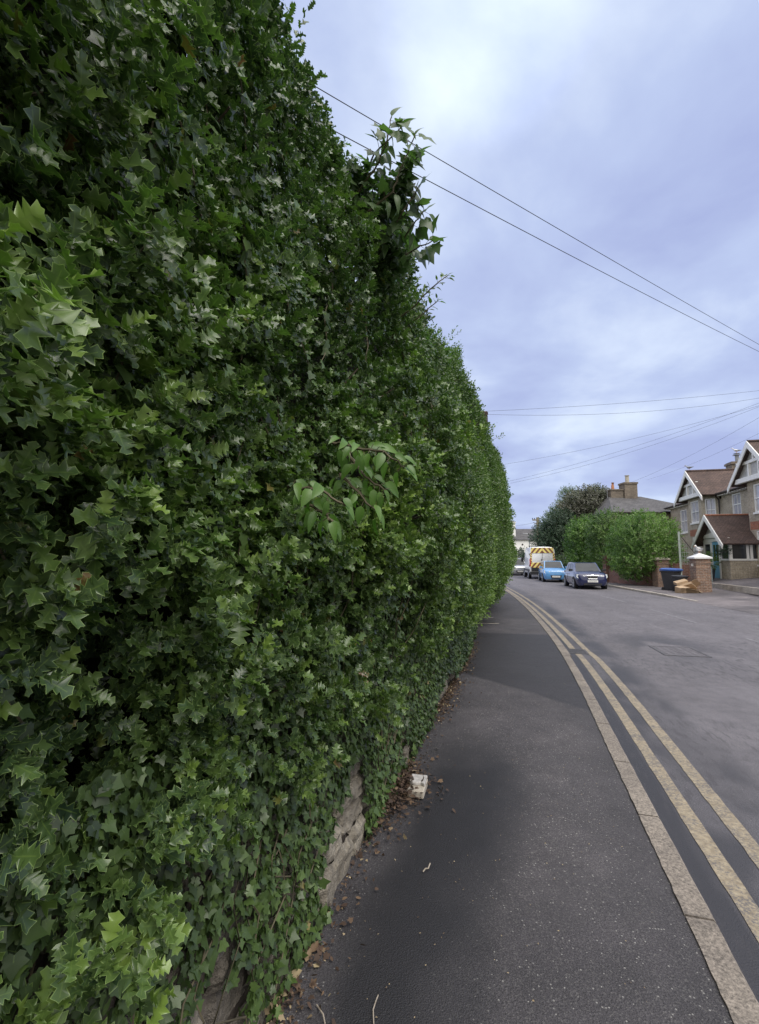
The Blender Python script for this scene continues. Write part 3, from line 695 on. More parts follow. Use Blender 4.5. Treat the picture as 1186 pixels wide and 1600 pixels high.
# strands climbing in the hedge
P=[];A=[];Nn=[];stm=MB()
for k in range(120):
    s0=random.uniform(.1,6.5); z0=random.uniform(.9,3.4); ln=random.uniform(.3,.8); ph=random.uniform(-.5,.5); pts=[]
    for i in range(int(ln/.035)):
        zq=z0+i*.035*math.cos(ph); sq=s0+i*.035*math.sin(ph)+.02*math.sin(i*.7); dq=float(dh(np.array([sq]),np.array([zq]))[0])+.13*2*(float(fbm(sq*1.5,zq*1.5,3.3))-.5)+.0
        b=rd(sq,dq-.01,zq); pts.append(b); aa=rdh(max(0,sq)); o_=Vector((math.cos(aa),-math.sin(aa),0))
        P.append(b+o_*.01); A.append(Vector((random.gauss(0,.5),random.gauss(0,.5),-.8))+o_*.2); Nn.append(o_+Vector((random.gauss(0,.25),random.gauss(0,.25),.4+random.gauss(0,.2))))
    if len(pts)>2: stm.tube(pts,.0025,4)
P=np.array(P);A=np.array(A);Nn=np.array(Nn); k=clipnear(P,.6)
hl(leafmesh('climbing_foliage',T_ivy,P[k],A[k],Nn[k],RNG.uniform(.028,.045,k.sum()),np.clip(RNG.normal(.45,.2,k.sum()),0,.97),M['ivy']),ivy)
for k in range(46):
    s0=random.uniform(.3,6); s0+=1.0 if 1.8<s0<2.7 else 0; z0=1.0; z1=random.uniform(.1,.5); pts=[rd(s0+.04*math.sin(i*1.3+k)+i*random.uniform(-.02,.02),-1.535+.0*i,z0+(z1-z0)*i/7) for i in range(8)]; stm.tube(pts,.003,4)
hl(stm.build('stems',M['twig'],smooth=True),ivy)
# --- stone wall
def stone_wall():
    t=empty('stone_wall',rd(1.5,-1.75,0),0,'low rough stone wall half hidden by ivy along the pavement edge','wall')
    bm=bmesh.new(); tone=bm.verts.layers.float.new('tone'); r=random.Random(5)
    zc=.02
    while zc<1.0:
        hgt=r.uniform(.10,.19) if zc>.05 else .2; s=-2.2
        while s<24:
            ln=r.uniform(.16,.46) if s<9 else r.uniform(.25,.6); tn=r.random()**1.3
            if abs(s+ln/2-2.25)<.4 and zc<.4: tn=.95; 
            n=5; out=-1.585+r.uniform(-.02,.025); vs={}
            nx,nzv=max(3,int(ln/.03)) if s<5 else 3,(7 if s<5 else 4)
            jit=lambda:r.uniform(-.010,.010)
            grid=[]
            for i in range(nx+1):
                col=[]
                for j in range(nzv+1):
                    u,v=i/nx,j/nzv; eu=min(u,1-u)*nx; ev=min(v,1-v)*nzv; ins=.035*(1-min(1,eu*.9))**2+.03*(1-min(1,ev*.9))**2
                    q=s+.008+(ln-.016)*u+(jit() if 0<j<nzv else jit()*.6); zz=zc+.007+(hgt-.014)*v+jit()*.8
                    dd=out-ins+ (float(fbm(q*6,zz*9))-.5)*.045+(float(vn(q*23,zz*30))-.5)*.020
                    w_=bm.verts.new(rd(q,dd,zz)-t.location); w_[tone]=tn; col.append(w_)
                grid.append(col)
            bk=[]
            for i in range(nx):
                for j in range(nzv): bm.faces.new((grid[i][j],grid[i][j+1],grid[i+1][j+1],grid[i+1][j])).smooth=False
            s+=ln
        zc+=hgt
    bmesh.ops.recalc_face_normals(bm,faces=bm.faces)
    me=bpy.data.meshes.new('stones'); bm.to_mesh(me); bm.free(); link('stones',me,M['stone'],t)
    c=MB(); sm=np.arange(-2.2,24.1,.4)
    c.loft([[rd(q,-1.62,0)-t.location,rd(q,-1.62,1.0)-t.location,rd(q,-1.95,1.0)-t.location,rd(q,-1.95,0)-t.location] for q in sm])
    c.build('mortar',flat('mortar',(.12,.10,.085),.95,.35,6,bmp=.01),t)
stone_wall()
# --- leaf litter
n=15000; s=RNG.uniform(.6,12,n); pile=np.exp(-((s-3.15)/.36)**2); edge=RNG.exponential(.05,n)+RNG.exponential(.06,n)*pile
keep=(RNG.random(n)<.07+.9*pile+.5*ss_(s,4.4,5.0)*(1-ss_(s,8.0,11))*(vn(s*2,1.)>.25)+.35*np.exp(-((s-1.55)/.2)**2)); s,edge,pile=s[keep],edge[keep],pile[keep]
d=-1.56+edge; far=d>-.95; 
x,y,a=rdn(s,d); z=PZ+.008+RNG.random(len(s))*.015+pile*np.clip(.11-edge*.35,0,1)*RNG.random(len(s))
ax=RNG.normal(0,1,(len(s),3))*np.array([1,1,.35]); nn=np.array([0,0,1.])+RNG.normal(0,.5,(len(s),3))
lit=leafmesh('leaf_litter',T_oval+T_ivy[:2],np.stack([x,y,z],-1),ax,nn,RNG.uniform(.010,.032,len(s))*(1+.25*(pile>.5)),np.clip(RNG.normal(.42,.22,len(s))+.3*(pile<.1)*(RNG.random(len(s))<.25),0,1),M['litter'])
tag(lit,'brown dead leaves and crumbs drifted against the wall foot','leaf litter',kind='stuff')
# scattered chips on the pavement
n=420; s=RNG.uniform(.8,7,n); d=-1.5+1.45*RNG.random(n)**1.5; x,y,a=rdn(s,d)
chips=leafmesh('grit',T_small,np.stack([x,y,np.full(n,PZ+.005)],-1),RNG.normal(0,1,(n,3))*np.array([1,1,.1]),np.array([0,0,1.])+RNG.normal(0,.2,(n,3)),RNG.uniform(.004,.012,n),RNG.uniform(.8,1,n),M['litter'])
tag(chips,'pale grit and crumbs scattered over the dark asphalt pavement','grit',kind='stuff')

# --- light green climber and the ivy shoots that stick out of the hedge top
def shoot(name,stems,leafsz,T,mat,label,cat,matst,droop=.6,a0=70,fac=None,rn=(.2,.9)):
    base=Vector(stems[0][0]); t=empty(name,base,0,label,cat); P=[];A=[];Nn=[];sm=MB()
    for st_ in stems:
        st_=[Vector(p) for p in st_]; pts=[]
        for i in range(len(st_)-1):
            for k in range(6): pts.append(st_[i].lerp(st_[i+1],k/6)+Vector((random.gauss(0,.003),random.gauss(0,.003),random.gauss(0,.003))))
        pts.append(st_[-1]); m=len(pts)
        sm.tube([p-base for p in pts],[.005*(1-.7*i/m)+.0012 for i in range(m)],5)
        acc=0
        for i in range(1,m):
            acc+=(pts[i]-pts[i-1]).length
            if acc<leafsz*.30: continue
            acc=0; dr=(pts[i]-pts[i-1]).normalized(); ph=random.uniform(0,6.28)
            for q in range(random.choice((1,2,2))):
                u=dr.orthogonal().normalized(); v=dr.cross(u); ph+=2.6; rad=u*math.cos(ph)+v*math.sin(ph)
                a=(dr*.45+rad).normalized(); st2=pts[i]+a*leafsz*.35
                sm.tube([pts[i]-base,st2-base],[.0015,.001],4)
                A.append(a+Vector((0,0,-droop))); Nn.append(Vector((random.gauss(.1,.4),random.gauss(-.7,.35),.35))); P.append(st2-base)
        P.append(pts[-1]-base); A.append((pts[-1]-pts[-2]).normalized()+Vector((0,0,-.2))); Nn.append(Vector((.2,-.4,.7)))
    n=len(P)
    leafmesh('foliage',T,np.array(P),np.array(A),np.array(Nn),RNG.uniform(.7,1.1,n)*leafsz,np.clip(RNG.uniform(rn[0],rn[1],n),0,.9),mat,t)
    sm.build('stems',matst,t,smooth=True); return t
shoot('ivy_shoot',[[at(535,330,2.5),at(585,265,2.35),at(603,225,2.3),at(612,182,2.28)],[at(540,360,2.5),at(612,300,2.3),at(632,250,2.25),at(648,212,2.22)],
  [at(590,380,2.9),at(625,310,2.4),at(652,245,2.3)],[at(560,300,2.5),at(585,240,2.35),at(628,196,2.28)],[at(590,400,2.7),at(630,330,2.4),at(655,290,2.35)],[at(600,420,2.9),at(640,360,2.5),at(662,330,2.45)],[at(560,400,2.8),at(630,340,2.5),at(648,318,2.45)],[at(590,430,3.0),at(640,395,2.6),at(676,376,2.5)]],.092,T_ivy[:3]+T_broad,M['spray'],
  'adult ivy shoots with broad pointed leaves reaching out of the hedge against the sky','ivy shoot',M['twig'],rn=(.35,.85))
isb=[o for o in bpy.data.objects if o.name=='ivy_shoot'][0]
def ivy_mass():
    P=[];A=[];Nn=[]
    for (px,py,Y,r_,n) in ((585,330,2.55,.15,330),(620,300,2.45,.085,120),(600,400,2.8,.16,330),(633,270,2.32,.05,60),(560,270,2.45,.07,90),(625,400,2.75,.09,120),(660,548,4.6,.16,150),(690,560,5.2,.12,110)):
        c=at(px,py,Y); dv=norm(RNG.normal(size=(n,3)))*(RNG.random((n,1))**.45); p=np.array(c)[None]+dv*r_*np.array([.8,1.2,1.2])-np.array(isb.location)[None]
        P.append(p); A.append(norm(dv)*.7+np.array([0,0,-.45])+RNG.normal(0,.45,(n,3))); Nn.append(norm(dv)*.8+np.array([.1,-.25,.35])+RNG.normal(0,.35,(n,3)))
    P,A,Nn=[np.concatenate(v) for v in (P,A,Nn)]
    leafmesh('dense_foliage',T_ivy[:3]+T_broad,P,A,Nn,RNG.uniform(.035,.062,len(P)),np.clip(RNG.normal(.5,.18,len(P)),.05,.9),M['spray'],isb)
ivy_mass()
shoot('hedge_shoot',[[at(600,520,3.3),at(650,475,3.1),at(684,442,3.0),at(700,430,3.0)],[at(610,530,3.3),at(655,495,3.1),at(684,470,3.05)]],.045,T_oval,M['privet'],
  'thin small leaved twig standing out sideways from the hedge below the ivy shoots','twig',M['twig'],droop=-.3)
shoot('climbing_shoot',[[at(520,690,1.75),at(560,700,1.6),at(600,705,1.55),at(632,730,1.52)],[at(540,700,1.8),at(565,740,1.62),at(600,765,1.58)],[at(530,740,1.75),at(560,770,1.6),at(590,800,1.58)]],.062,T_broad,M['climber'],
  'pale green climber with drooping heart shaped leaves halfway up the hedge','climber',M['twig'],droop=.9)
shoot('climbing_shoot',[[at(450,760,1.5),at(500,765,1.35),at(540,790,1.32)],[at(455,780,1.5),at(505,800,1.36),at(520,815,1.34)]],.058,T_broad,M['climber'],
  'lower pale climber spray hanging left of the larger light green one','climber',M['twig'],droop=1.2)
for i,(px,py,Y,l) in enumerate(((700,590,7.5,'small leafy tip poking up from the hedge top'),(774,682,15,'leafy tips sticking out near the far end of the hedge top'))):
    b=at(px-22,py+16,Y)
    shoot('hedge_shoot',[[b,at(px+2,py+2,Y),at(px+12,py-2,Y)],[b,at(px-8,py-2,Y),at(px-2,py-14,Y)]],.06+.03*i,T_oval,M['privet'],l,'twig',M['twig'],droop=-.2)

# ------------------------------------------------------------------ litter things on the near pavement
p0=gp0=at(650,1232,3.46); p0.z=PZ
bx=empty('broken_box',(p0.x+.015,p0.y,PZ+.005),R(-14),'broken whitish block with a cracked hollow face lying by the wall foot','block')
m=MB(); m.box(-.062,.052,-.10,.10,0,.05)
m.build('base',M['stone_cap'],bx,bevel=.006)
m=MB(); m.prism([(-.060,.10,.05),(.050,.10,.05),(.050,-.035,.05),(.02,-.012,.05),(-.01,-.028,.05),(-.058,-.02,.05)][::-1],(0,0,.022)); m.build('pale_face',M['box_face'],bx,bevel=.004)
m=MB(); m.prism([(.022,.085,.072),(.028,.04,.072),(.020,.0,.072),(.026,-.012,.072),(.034,.0,.072),(.034,.05,.072)][::-1],(0,0,.002)); m.prism([(-.055,.03,.072),(-.04,.045,.072),(-.03,.0,.072),(-.046,-.015,.072)],(0,0,.002)); m.build('crack',M['soil'],bx)
def twigthing(pts,r,label,mat='pale_twig'):
    b=Vector(pts[0]); m=MB(); m.tube([Vector(p)-b for p in pts],r,6); o=m.build('twig',M[mat],smooth=True); o.location=b; return tag(o,label,'twig')
def gp(px,py,z=PZ+.006):
    a=at(px,py,1.0)-Vector((0,0,EYE)); t=(z-EYE)/a.z; p=a*t; return Vector((p.x,p.y,z))
twigthing([gp(584,1600),gp(583,1578,.092),gp(587,1565,.093),gp(591,1555)],.0022,'thin pale straight twig lying at the bottom edge of the pavement')
twigthing([gp(508,1600),gp(505,1585,.093),gp(495,1570)],.0026,'curved grey twig lying left of the thin pale one')
twigthing([gp(661,1362),gp(665,1357,.095),gp(669,1357,.095),gp(672,1349,.1)],.0035,'small curled cream strip lying on the dark pavement')
def curled(px,py,sz,rot,label,rn):
    p=gp(px,py); o=leafmesh('dead_leaf',[tmpl_oval(.34,.2,.5,.35,4)],np.array([[0,0,.004]]),np.array([[math.cos(rot),math.sin(rot),.1]]),np.array([[.1,-.2,1.]]),np.array([sz]),np.array([rn]),M['litter'])
    o.location=p; return tag(o,label,'leaf')
curled(452,1531,.05,.3,'cream curled dead leaf at the foot of the ivy, nearest the camera',1.0)
curled(478,1505,.05,1.4,'tan crumpled leaf just beyond the cream curled one',.85)
curled(486,1490,.045,1.0,'tan dry leaf highest of the little heap by the ivy',.8)
curled(412,1588,.045,.8,'pale spiky dry leaf in the bottom corner of the pavement',.93)

# ------------------------------------------------------------------ far trees and hedges
def crown(name,blobs,n,leafsz,mat,parent,T=None,per=9,sl=.35,shell=.45,up=.5):
    P=[];A=[];Nn=[];Rn=[]
    vol=[b[3]*b[4]*b[5] for b in blobs]; sa=[v**(2/3) for v in vol]; tot=sum(sa)
    for (cx,cy,cz,rx,ry,rz_),v in zip(blobs,sa):
        k=max(6,int(n*v/tot)); dv=norm(RNG.normal(size=(k,3))); rr=1-shell*RNG.random(k)**1.6
        rr=rr*(.82+.36*fbm(dv[:,0]*2.2+cx,dv[:,1]*2.2+cy,dv[:,2]*2.2+cz))
        p=np.array([cx,cy,cz])+dv*np.array([rx,ry,rz_])*rr[:,None]
        dr=dv+np.array([0,0,up])+RNG.normal(0,.4,(k,3)); q,ax,nn,id_=sprigs(p,dr,per,sl)
        tone=fbm(p[:,0]*.9,p[:,1]*.9,p[:,2]*.9)-.5
        P.append(q);A.append(ax);Nn.append(nn);Rn.append(np.clip(.45+1.0*tone[id_]+RNG.normal(0,.14,len(q)),0,1))
    P,A,Nn,Rn=[np.concatenate(x) for x in (P,A,Nn,Rn)]
    o=leafmesh(name,T or T_small,P,A,Nn,leafsz*RNG.uniform(.7,1.25,len(P)),Rn,mat,parent,smooth=False); return o
def trunk(pts,rad,limbs,parent,mat='bark',name='trunk'):
    m=MB(); m.tube(pts,rad,9)
    for l,r_ in limbs: m.tube(l,r_,6)
    return m.build(name,M[mat],parent,smooth=True)
def tree(name,loc,h,blobs,n,leafsz,mat,label,cat='tree',group=None,tr=.16,sl=.4,**kw):
    t=empty(name,loc,0,label,cat,group)
    limbs=[]
    for b in blobs[:7]:
        limbs.append(([(0,0,h*.25),(b[0]*.5,b[1]*.5,(h*.25+b[2])/2),(b[0],b[1],b[2])],[tr*.5,tr*.3,tr*.1]))
    trunk([(0,0,-.2),(.05,.03,h*.3),(-.05,.05,h*.6),(0,0,h*.8)],[tr,tr*.8,tr*.5,tr*.15],limbs,t)
    crown('crown',blobs,n,leafsz,M[mat],t,sl=sl,**kw); return t
def rb(n,rx,ry,z0,z1,r0,r1,seed):
    q=random.Random(seed); o=[]
    for i in range(n):
        a=q.uniform(0,6.28); k=math.sqrt(q.random()); z=q.uniform(z0,z1); f=1-.35*((z-z0)/(z1-z0))**2
        r_=q.uniform(r0,r1); o.append((rx*k*f*math.cos(a),ry*k*f*math.sin(a),z,r_*1.1,r_*1.1,r_*.85))
    return o
GZ=.55
def gat(px,Y,z=0): p=at(px,872,Y); return Vector((p.x,p.y,z))
# laurel hedge: three clipped masses
tree('laurel_bush',gat(1004,28.6,.3),4.0,[(0,0,2.0,1.95,2.2,1.9),(-.6,-.8,2.9,1.2,1.3,1.1),(.7,.2,2.8,1.3,1.4,1.15),(-.9,-.6,1.2,1.1,1.2,1.0),(.5,-.9,1.4,1.3,1.1,1.0)],3000,.11,'laurel','rounded bright green laurel bush filling the corner by the tall gate post','bush','laurel bushes behind the brick wall',tr=.07,sl=.28)
tree('laurel_bush',gat(952,32.6,.3),4.6,[(0,0,2.4,1.35,1.8,2.25),(-.5,-.4,3.2,1.0,1.2,1.15),(.7,-.2,2.9,.9,1.2,1.2),(.3,-.8,1.3,1.0,1.1,1.1)],2500,.115,'laurel_dark','darker green laurel bush in the middle, behind the square brick pier','bush','laurel bushes behind the brick wall',tr=.07,sl=.28)
tree('laurel_bush',gat(914,36.5,.3),4.6,[(0,0,2.3,1.35,1.8,2.2),(-.4,-.5,3.1,.9,1.1,1.0),(.4,.2,3.2,.9,1.0,1.0),(-.3,-.9,1.2,1.0,1.1,1.0)],2400,.12,'laurel','light green laurel bush farthest left, beside the dark tree','bush','laurel bushes behind the brick wall',tr=.07,sl=.28)
tree('yew_tree',gat(872,42,.3),6,[(0,0,2.2,1.6,1.6,2.2),(.3,0,4.0,1.3,1.3,1.5),(-1.0,.2,3.0,1.1,1.1,1.4),(.9,0,2.6,1.1,1.2,1.6)],2600,.13,'darkgreen','dark green yew tree between the van and the laurels')
tree('plum_tree',gat(919,43.5,.3),8.3,[(0,0,6.3,1.8,1.7,1.3),(1.6,0,5.8,1.7,1.4,1.2),(-1.3,0,5.4,1.3,1.3,1.1),(.4,0,4.6,2.1,1.8,1.2),(2.7,0,4.8,1.1,1.1,.9),(.9,0,7.0,1.0,1.0,.75),(2.3,0,6.4,.7,.7,.55)],5200,.17,'purple','faintly purple tinged tree rising over the laurels, left of the slate roofed house',sl=.5,shell=.8)
tree('ash_tree',gat(893,45,.3),8.4,[(0,0,6.6,1.0,1.0,.9),(-.7,0,5.5,1.2,1.2,1.0),(.6,0,5.5,1.2,1.2,1.0),(-1.5,0,4.5,1.2,1.2,1.1),(-.1,0,7.4,.65,.65,.5),(0,0,4.3,1.6,1.6,1.2)],2300,.13,'greygreen','grey green ash tree with a feathery top standing against the sky',sl=.5,shell=.8)
tree('pale_tree',gat(868,54,.2),7.5,[(0,0,5.0,1.4,1.4,1.2),(1.2,0,5.8,1.0,1.0,.8),(-.9,0,4.0,1.2,1.2,1.1),(.8,0,3.4,1.8,1.5,1.4),(-.5,0,2.2,1.7,1.4,1.3),(2.2,0,4.8,1.1,1.1,1.0)],2600,.14,'greygreen','pale grey green tree just right of the wooden telegraph pole',sl=.5,shell=.75)
tree('street_bush',gat(815,62,.2),2.4,[(0,0,1.6,1.3,1.0,1.0),(1.2,0,1.4,1.0,.8,.8),(-1.2,0,1.3,.9,.8,.8)],500,.16,'darkgreen','dark rounded bush in front of the far white house','bush',tr=.05)
tree('garden_bush',gat(886,38.5,.3),1.6,[(0,0,.8,.9,.7,.7),(.8,0,.6,.6,.6,.5)],420,.12,'greygreen','low scrubby bush at the foot of the dark yew','bush',tr=.04)
# ------------------------------------------------------------------ right hand boundary walls
def brickwall(name,a,b,w_,z0,h,mat,label,cat='wall',coping=None):
    a=Vector(a);b=Vector(b);L=(b-a).length; t=empty(name,(a.x,a.y,z0),math.atan2(b.y-a.y,b.x-a.x),label,cat)
    m=MB(); m.box(0,L,-w_/2,w_/2,-.2,h); m.build('brickwork',M[mat],t)
    if coping:
        m=MB(); k=int(L/.23)
        for i in range(k): m.box(i*L/k+.004,(i+1)*L/k-.004,-w_/2-.02,w_/2+.02,h,h+.07+random.uniform(-.006,.006))
        m.build('coping',M[coping],t)
    return t
p1=gat(950,31.6); p2=gat(1031,26.9); p3=gat(1093,22.6)
def pier(name,p,sz,z0,h,capm,mat,label,kind,rot=0,caph=.2):
    t=empty(name,(p.x,p.y,z0),rot,label,'gate pier'); s=sz/2
    m=MB(); m.box(-s,s,-s,s,-.2,h); m.box(-s-.03,s+.03,-s-.03,s+.03,h-.22,h-.15); m.build('brickwork',M[mat],t)
    m=MB(); e=s+.075
    if kind=='pyramid':
        b_=[(-e,-e),(e,-e),(e,e),(-e,e)]; m.add([(x,y,h) for x,y in b_]+[(x,y,h+.07) for x,y in b_]+[(x*.82,y*.82,h+.10) for x,y in b_]+[(0,0,h+caph)],
          [(3,2,1,0)]+[(i,(i+1)%4,4+(i+1)%4,4+i) for i in range(4)]+[(4+i,4+(i+1)%4,8+(i+1)%4,8+i) for i in range(4)]+[(8+i,8+(i+1)%4,12) for i in range(4)])
        m.build('cap',M[capm],t)
    else:
        m.box(-s+.02,s-.02,-s+.02,s-.02,h,h+.05); m.box(-s*.7,s*.7,-s*.7,s*.7,h+.05,h+.09); m.build('cap',M[capm],t)
    return t
pier('brick_pier',p1,.52,.12,1.68,'old_brick','old_brick','weathered square brick pier with a flat top beside the dark blue car','flat',R(86))
pier('brick_pier',p2,.62,.10,1.48,'stone_cap','pillar_brick','brick pier with a shallow tan pyramid stone cap behind the wheelie bin','pyramid',R(86))
pier('brick_pier',p3,.62,.10,1.55,'white_cap','pillar_brick','large brick gate pier with a white painted cap and a gull on top','pyramid',R(80),caph=.27)
brickwall('garden_wall',p2+Vector((-.05,.3,0)),p1+Vector((-.02,-.27,0)),.23,.1,.72,'old_brick','low red brick garden wall below the laurel bushes','wall','old_brick')
pb=gat(1066,26.2)
brickwall('side_wall',p2+Vector((.32,0,0)),(pb.x+.5,pb.y-.2,0),.23,.1,1.32,'old_brick','taller brick wall panel between the tan capped pier and the tall post','wall')
# house number plaque on the big pier
pl=MB(); pl.box(-.09,.09,-.012,.012,-.06,.06); o=pl.build('name_plaque',M['white_cap'],bevel=.004); o.location=(p3.x-.325,p3.y-.02,1.36); o.rotation_euler.z=R(80+90); tag(o,'small white plaque fixed on the road side of the white capped brick pier','plaque')
# gate, post, scroll
ga=empty('metal_gate',(pb.x-.15,pb.y-1.0,.12),R(-52),'pale green metal side gate with upright bars between post and pier','gate')
m=MB(); m.box(0,.9,-.02,.02,.08,.12); m.box(0,.9,-.02,.02,.86,.90); m.box(0,.9,-.02,.02,1.04,1.08); m.box(0,.04,-.02,.02,.05,1.12); m.box(.86,.9,-.02,.02,.05,1.12); m.build('frame',M['gate_metal'],ga)
m=MB()
for i in range(8): x=.1+i*.1; m.tube([(x,0,.12),(x,0,1.04)],.011,6)
m.build('bars',M['gate_metal'],ga)
tp=gat(1063,25.4); po=empty('trellis_post',(tp.x,tp.y,.12),R(-40),'tall slim pale green post carrying a curved scroll and wire trellis','post')
m=MB(); m.box(-.045,.045,-.045,.045,-.1,2.95); m.build('post',M['pale_post'],po)
m=MB(); m.tube([(.04+.62*t,0,2.75-.15*math.sin(t*3.1)-.95*t**1.6) for t in [i/12 for i in range(13)]],.022,6); m.build('scroll',M['pipe'],po,smooth=True)
m=MB()
for i in range(6): x=.1+i*.1; t_=(x-.04)/.62; m.tube([(x,0,1.2),(x,0,2.72-.15*math.sin(t_*3.1)-.95*t_**1.6)],.006,4)
for i in range(6): z=1.25+i*.2; m.tube([(.045,.008,z),(.6 if z<1.9 else .35,.008,z)],.006,4)
m.build('trellis',M['pale_post'],po)

# ------------------------------------------------------------------ wheelie bins and cardboard
def bin_(loc,rz_,label,lidmat,lid_open,sc=1.0):
    t=empty('wheelie_bin',loc,rz_,label,'bin')
    m=MB(); rings=[]
    for z,w_,d_ in ((.06,.235,.24),(.10,.245,.26),(.6,.27,.32),(.93,.29,.36),(.94,.31,.38),(1.0,.31,.38)):
        c=.05; rings.append([(-w_,-d_+c,z),(-w_+c,-d_,z),(w_-c,-d_,z),(w_,-d_+c,z),(w_,d_-c,z),(w_-c,d_,z),(-w_+c,d_,z),(-w_,d_-c,z)])
    rings=[[(x*sc,y*sc,z*sc) for x,y,z in r_] for r_ in rings]
    m.loft(rings); m.build('body',M['bin_grey'],t)
    m=MB(); m.tube([(-.24*sc,.41*sc,.97*sc),(.24*sc,.41*sc,.97*sc)],.018,8); m.box(-.25*sc,-.21*sc,.34*sc,.42*sc,.93*sc,.985*sc); m.box(.21*sc,.25*sc,.34*sc,.42*sc,.93*sc,.985*sc); m.build('handle',M['bin_grey'],t)
    for s_ in (-1,1):
        m=MB(); m.cyl((s_*.20*sc,.27*sc,.10*sc),(s_,0,0),.10*sc,.05*sc,18); m.build('wheel',M['rubber'],t)
    m=MB()
    if not lid_open:
        m.M=Matrix.Scale(sc,4); m.loft([[(-.325,-.41,1.002),(.325,-.41,1.002),(.325,.37,1.012),(-.325,.37,1.012)],[(-.33,-.42,1.07),(.33,-.42,1.07),(.33,.37,1.085),(-.33,.37,1.085)],[(-.25,-.30,1.12),(.25,-.30,1.12),(.25,.28,1.14),(-.25,.28,1.14)]])
    else:
        m.prism([(-.3*sc,.40*sc,.99*sc),(.3*sc,.40*sc,.99*sc),(.29*sc,.52*sc,.30*sc),(-.29*sc,.52*sc,.30*sc)],(0,.03,.006))
    m.build('lid',M[lidmat],t); return t
bp=gat(1047,23.9); bin_((bp.x,bp.y,.05),R(28),'dark grey wheelie bin with its blue lid closed','bin_blue',False)
bp=gat(1060,23.0); bin_((bp.x,bp.y,.05),R(20),'smaller black wheelie bin standing just right of the blue lidded one','bin_grey',False,.72)
def carton(loc,rot,sz,label,flap=True):
    t=empty('cardboard_box',loc,0,label,'cardboard box','flattened cardboard boxes beside the bins'); t.rotation_euler=rot
    a,b,c=sz; m=MB(); m.box(-a/2,a/2,-b/2,b/2,0,c); m.build('carton',M['card'],t)
    if flap:
        m=MB(); m.prism([(-a/2,-b/2,c+.002),(a/2,-b/2,c+.002),(a/2-.02,-b/2-.22,c+.06),(-a/2+.02,-b/2-.22,c+.06)],(0,.003,.006)); m.build('flap',M['card'],t)
        m=MB(); m.prism([(a/2+.001,-b/2,c+.002),(a/2+.001,b/2,c+.002),(a/2+.17,b/2-.03,c-.05),(a/2+.17,-b/2+.03,c-.05)],(.003,0,.006)); m.build('flap',M['card'],t)
    return t
cb_=lambda px,Y,z: tuple(gat(px,Y,z))
carton(cb_(1060,22.1,.05),(R(12),R(-8),R(15)),(.32,.3,.34),'upright pale brown carton at the front left of the heap')
carton(cb_(1073,22.3,.07),(R(6),R(10),R(-20)),(.62,.5,.20),'wide flattened carton at the bottom of the heap by the pier')
carton(cb_(1074,22.25,.33),(R(-22),R(24),R(35)),(.62,.46,.10),'tilted open carton lying across the middle of the heap')
carton(cb_(1062,22.5,.50),(R(10),R(-16),R(-10)),(.50,.34,.13),'narrow carton balanced on top of the heap',False)

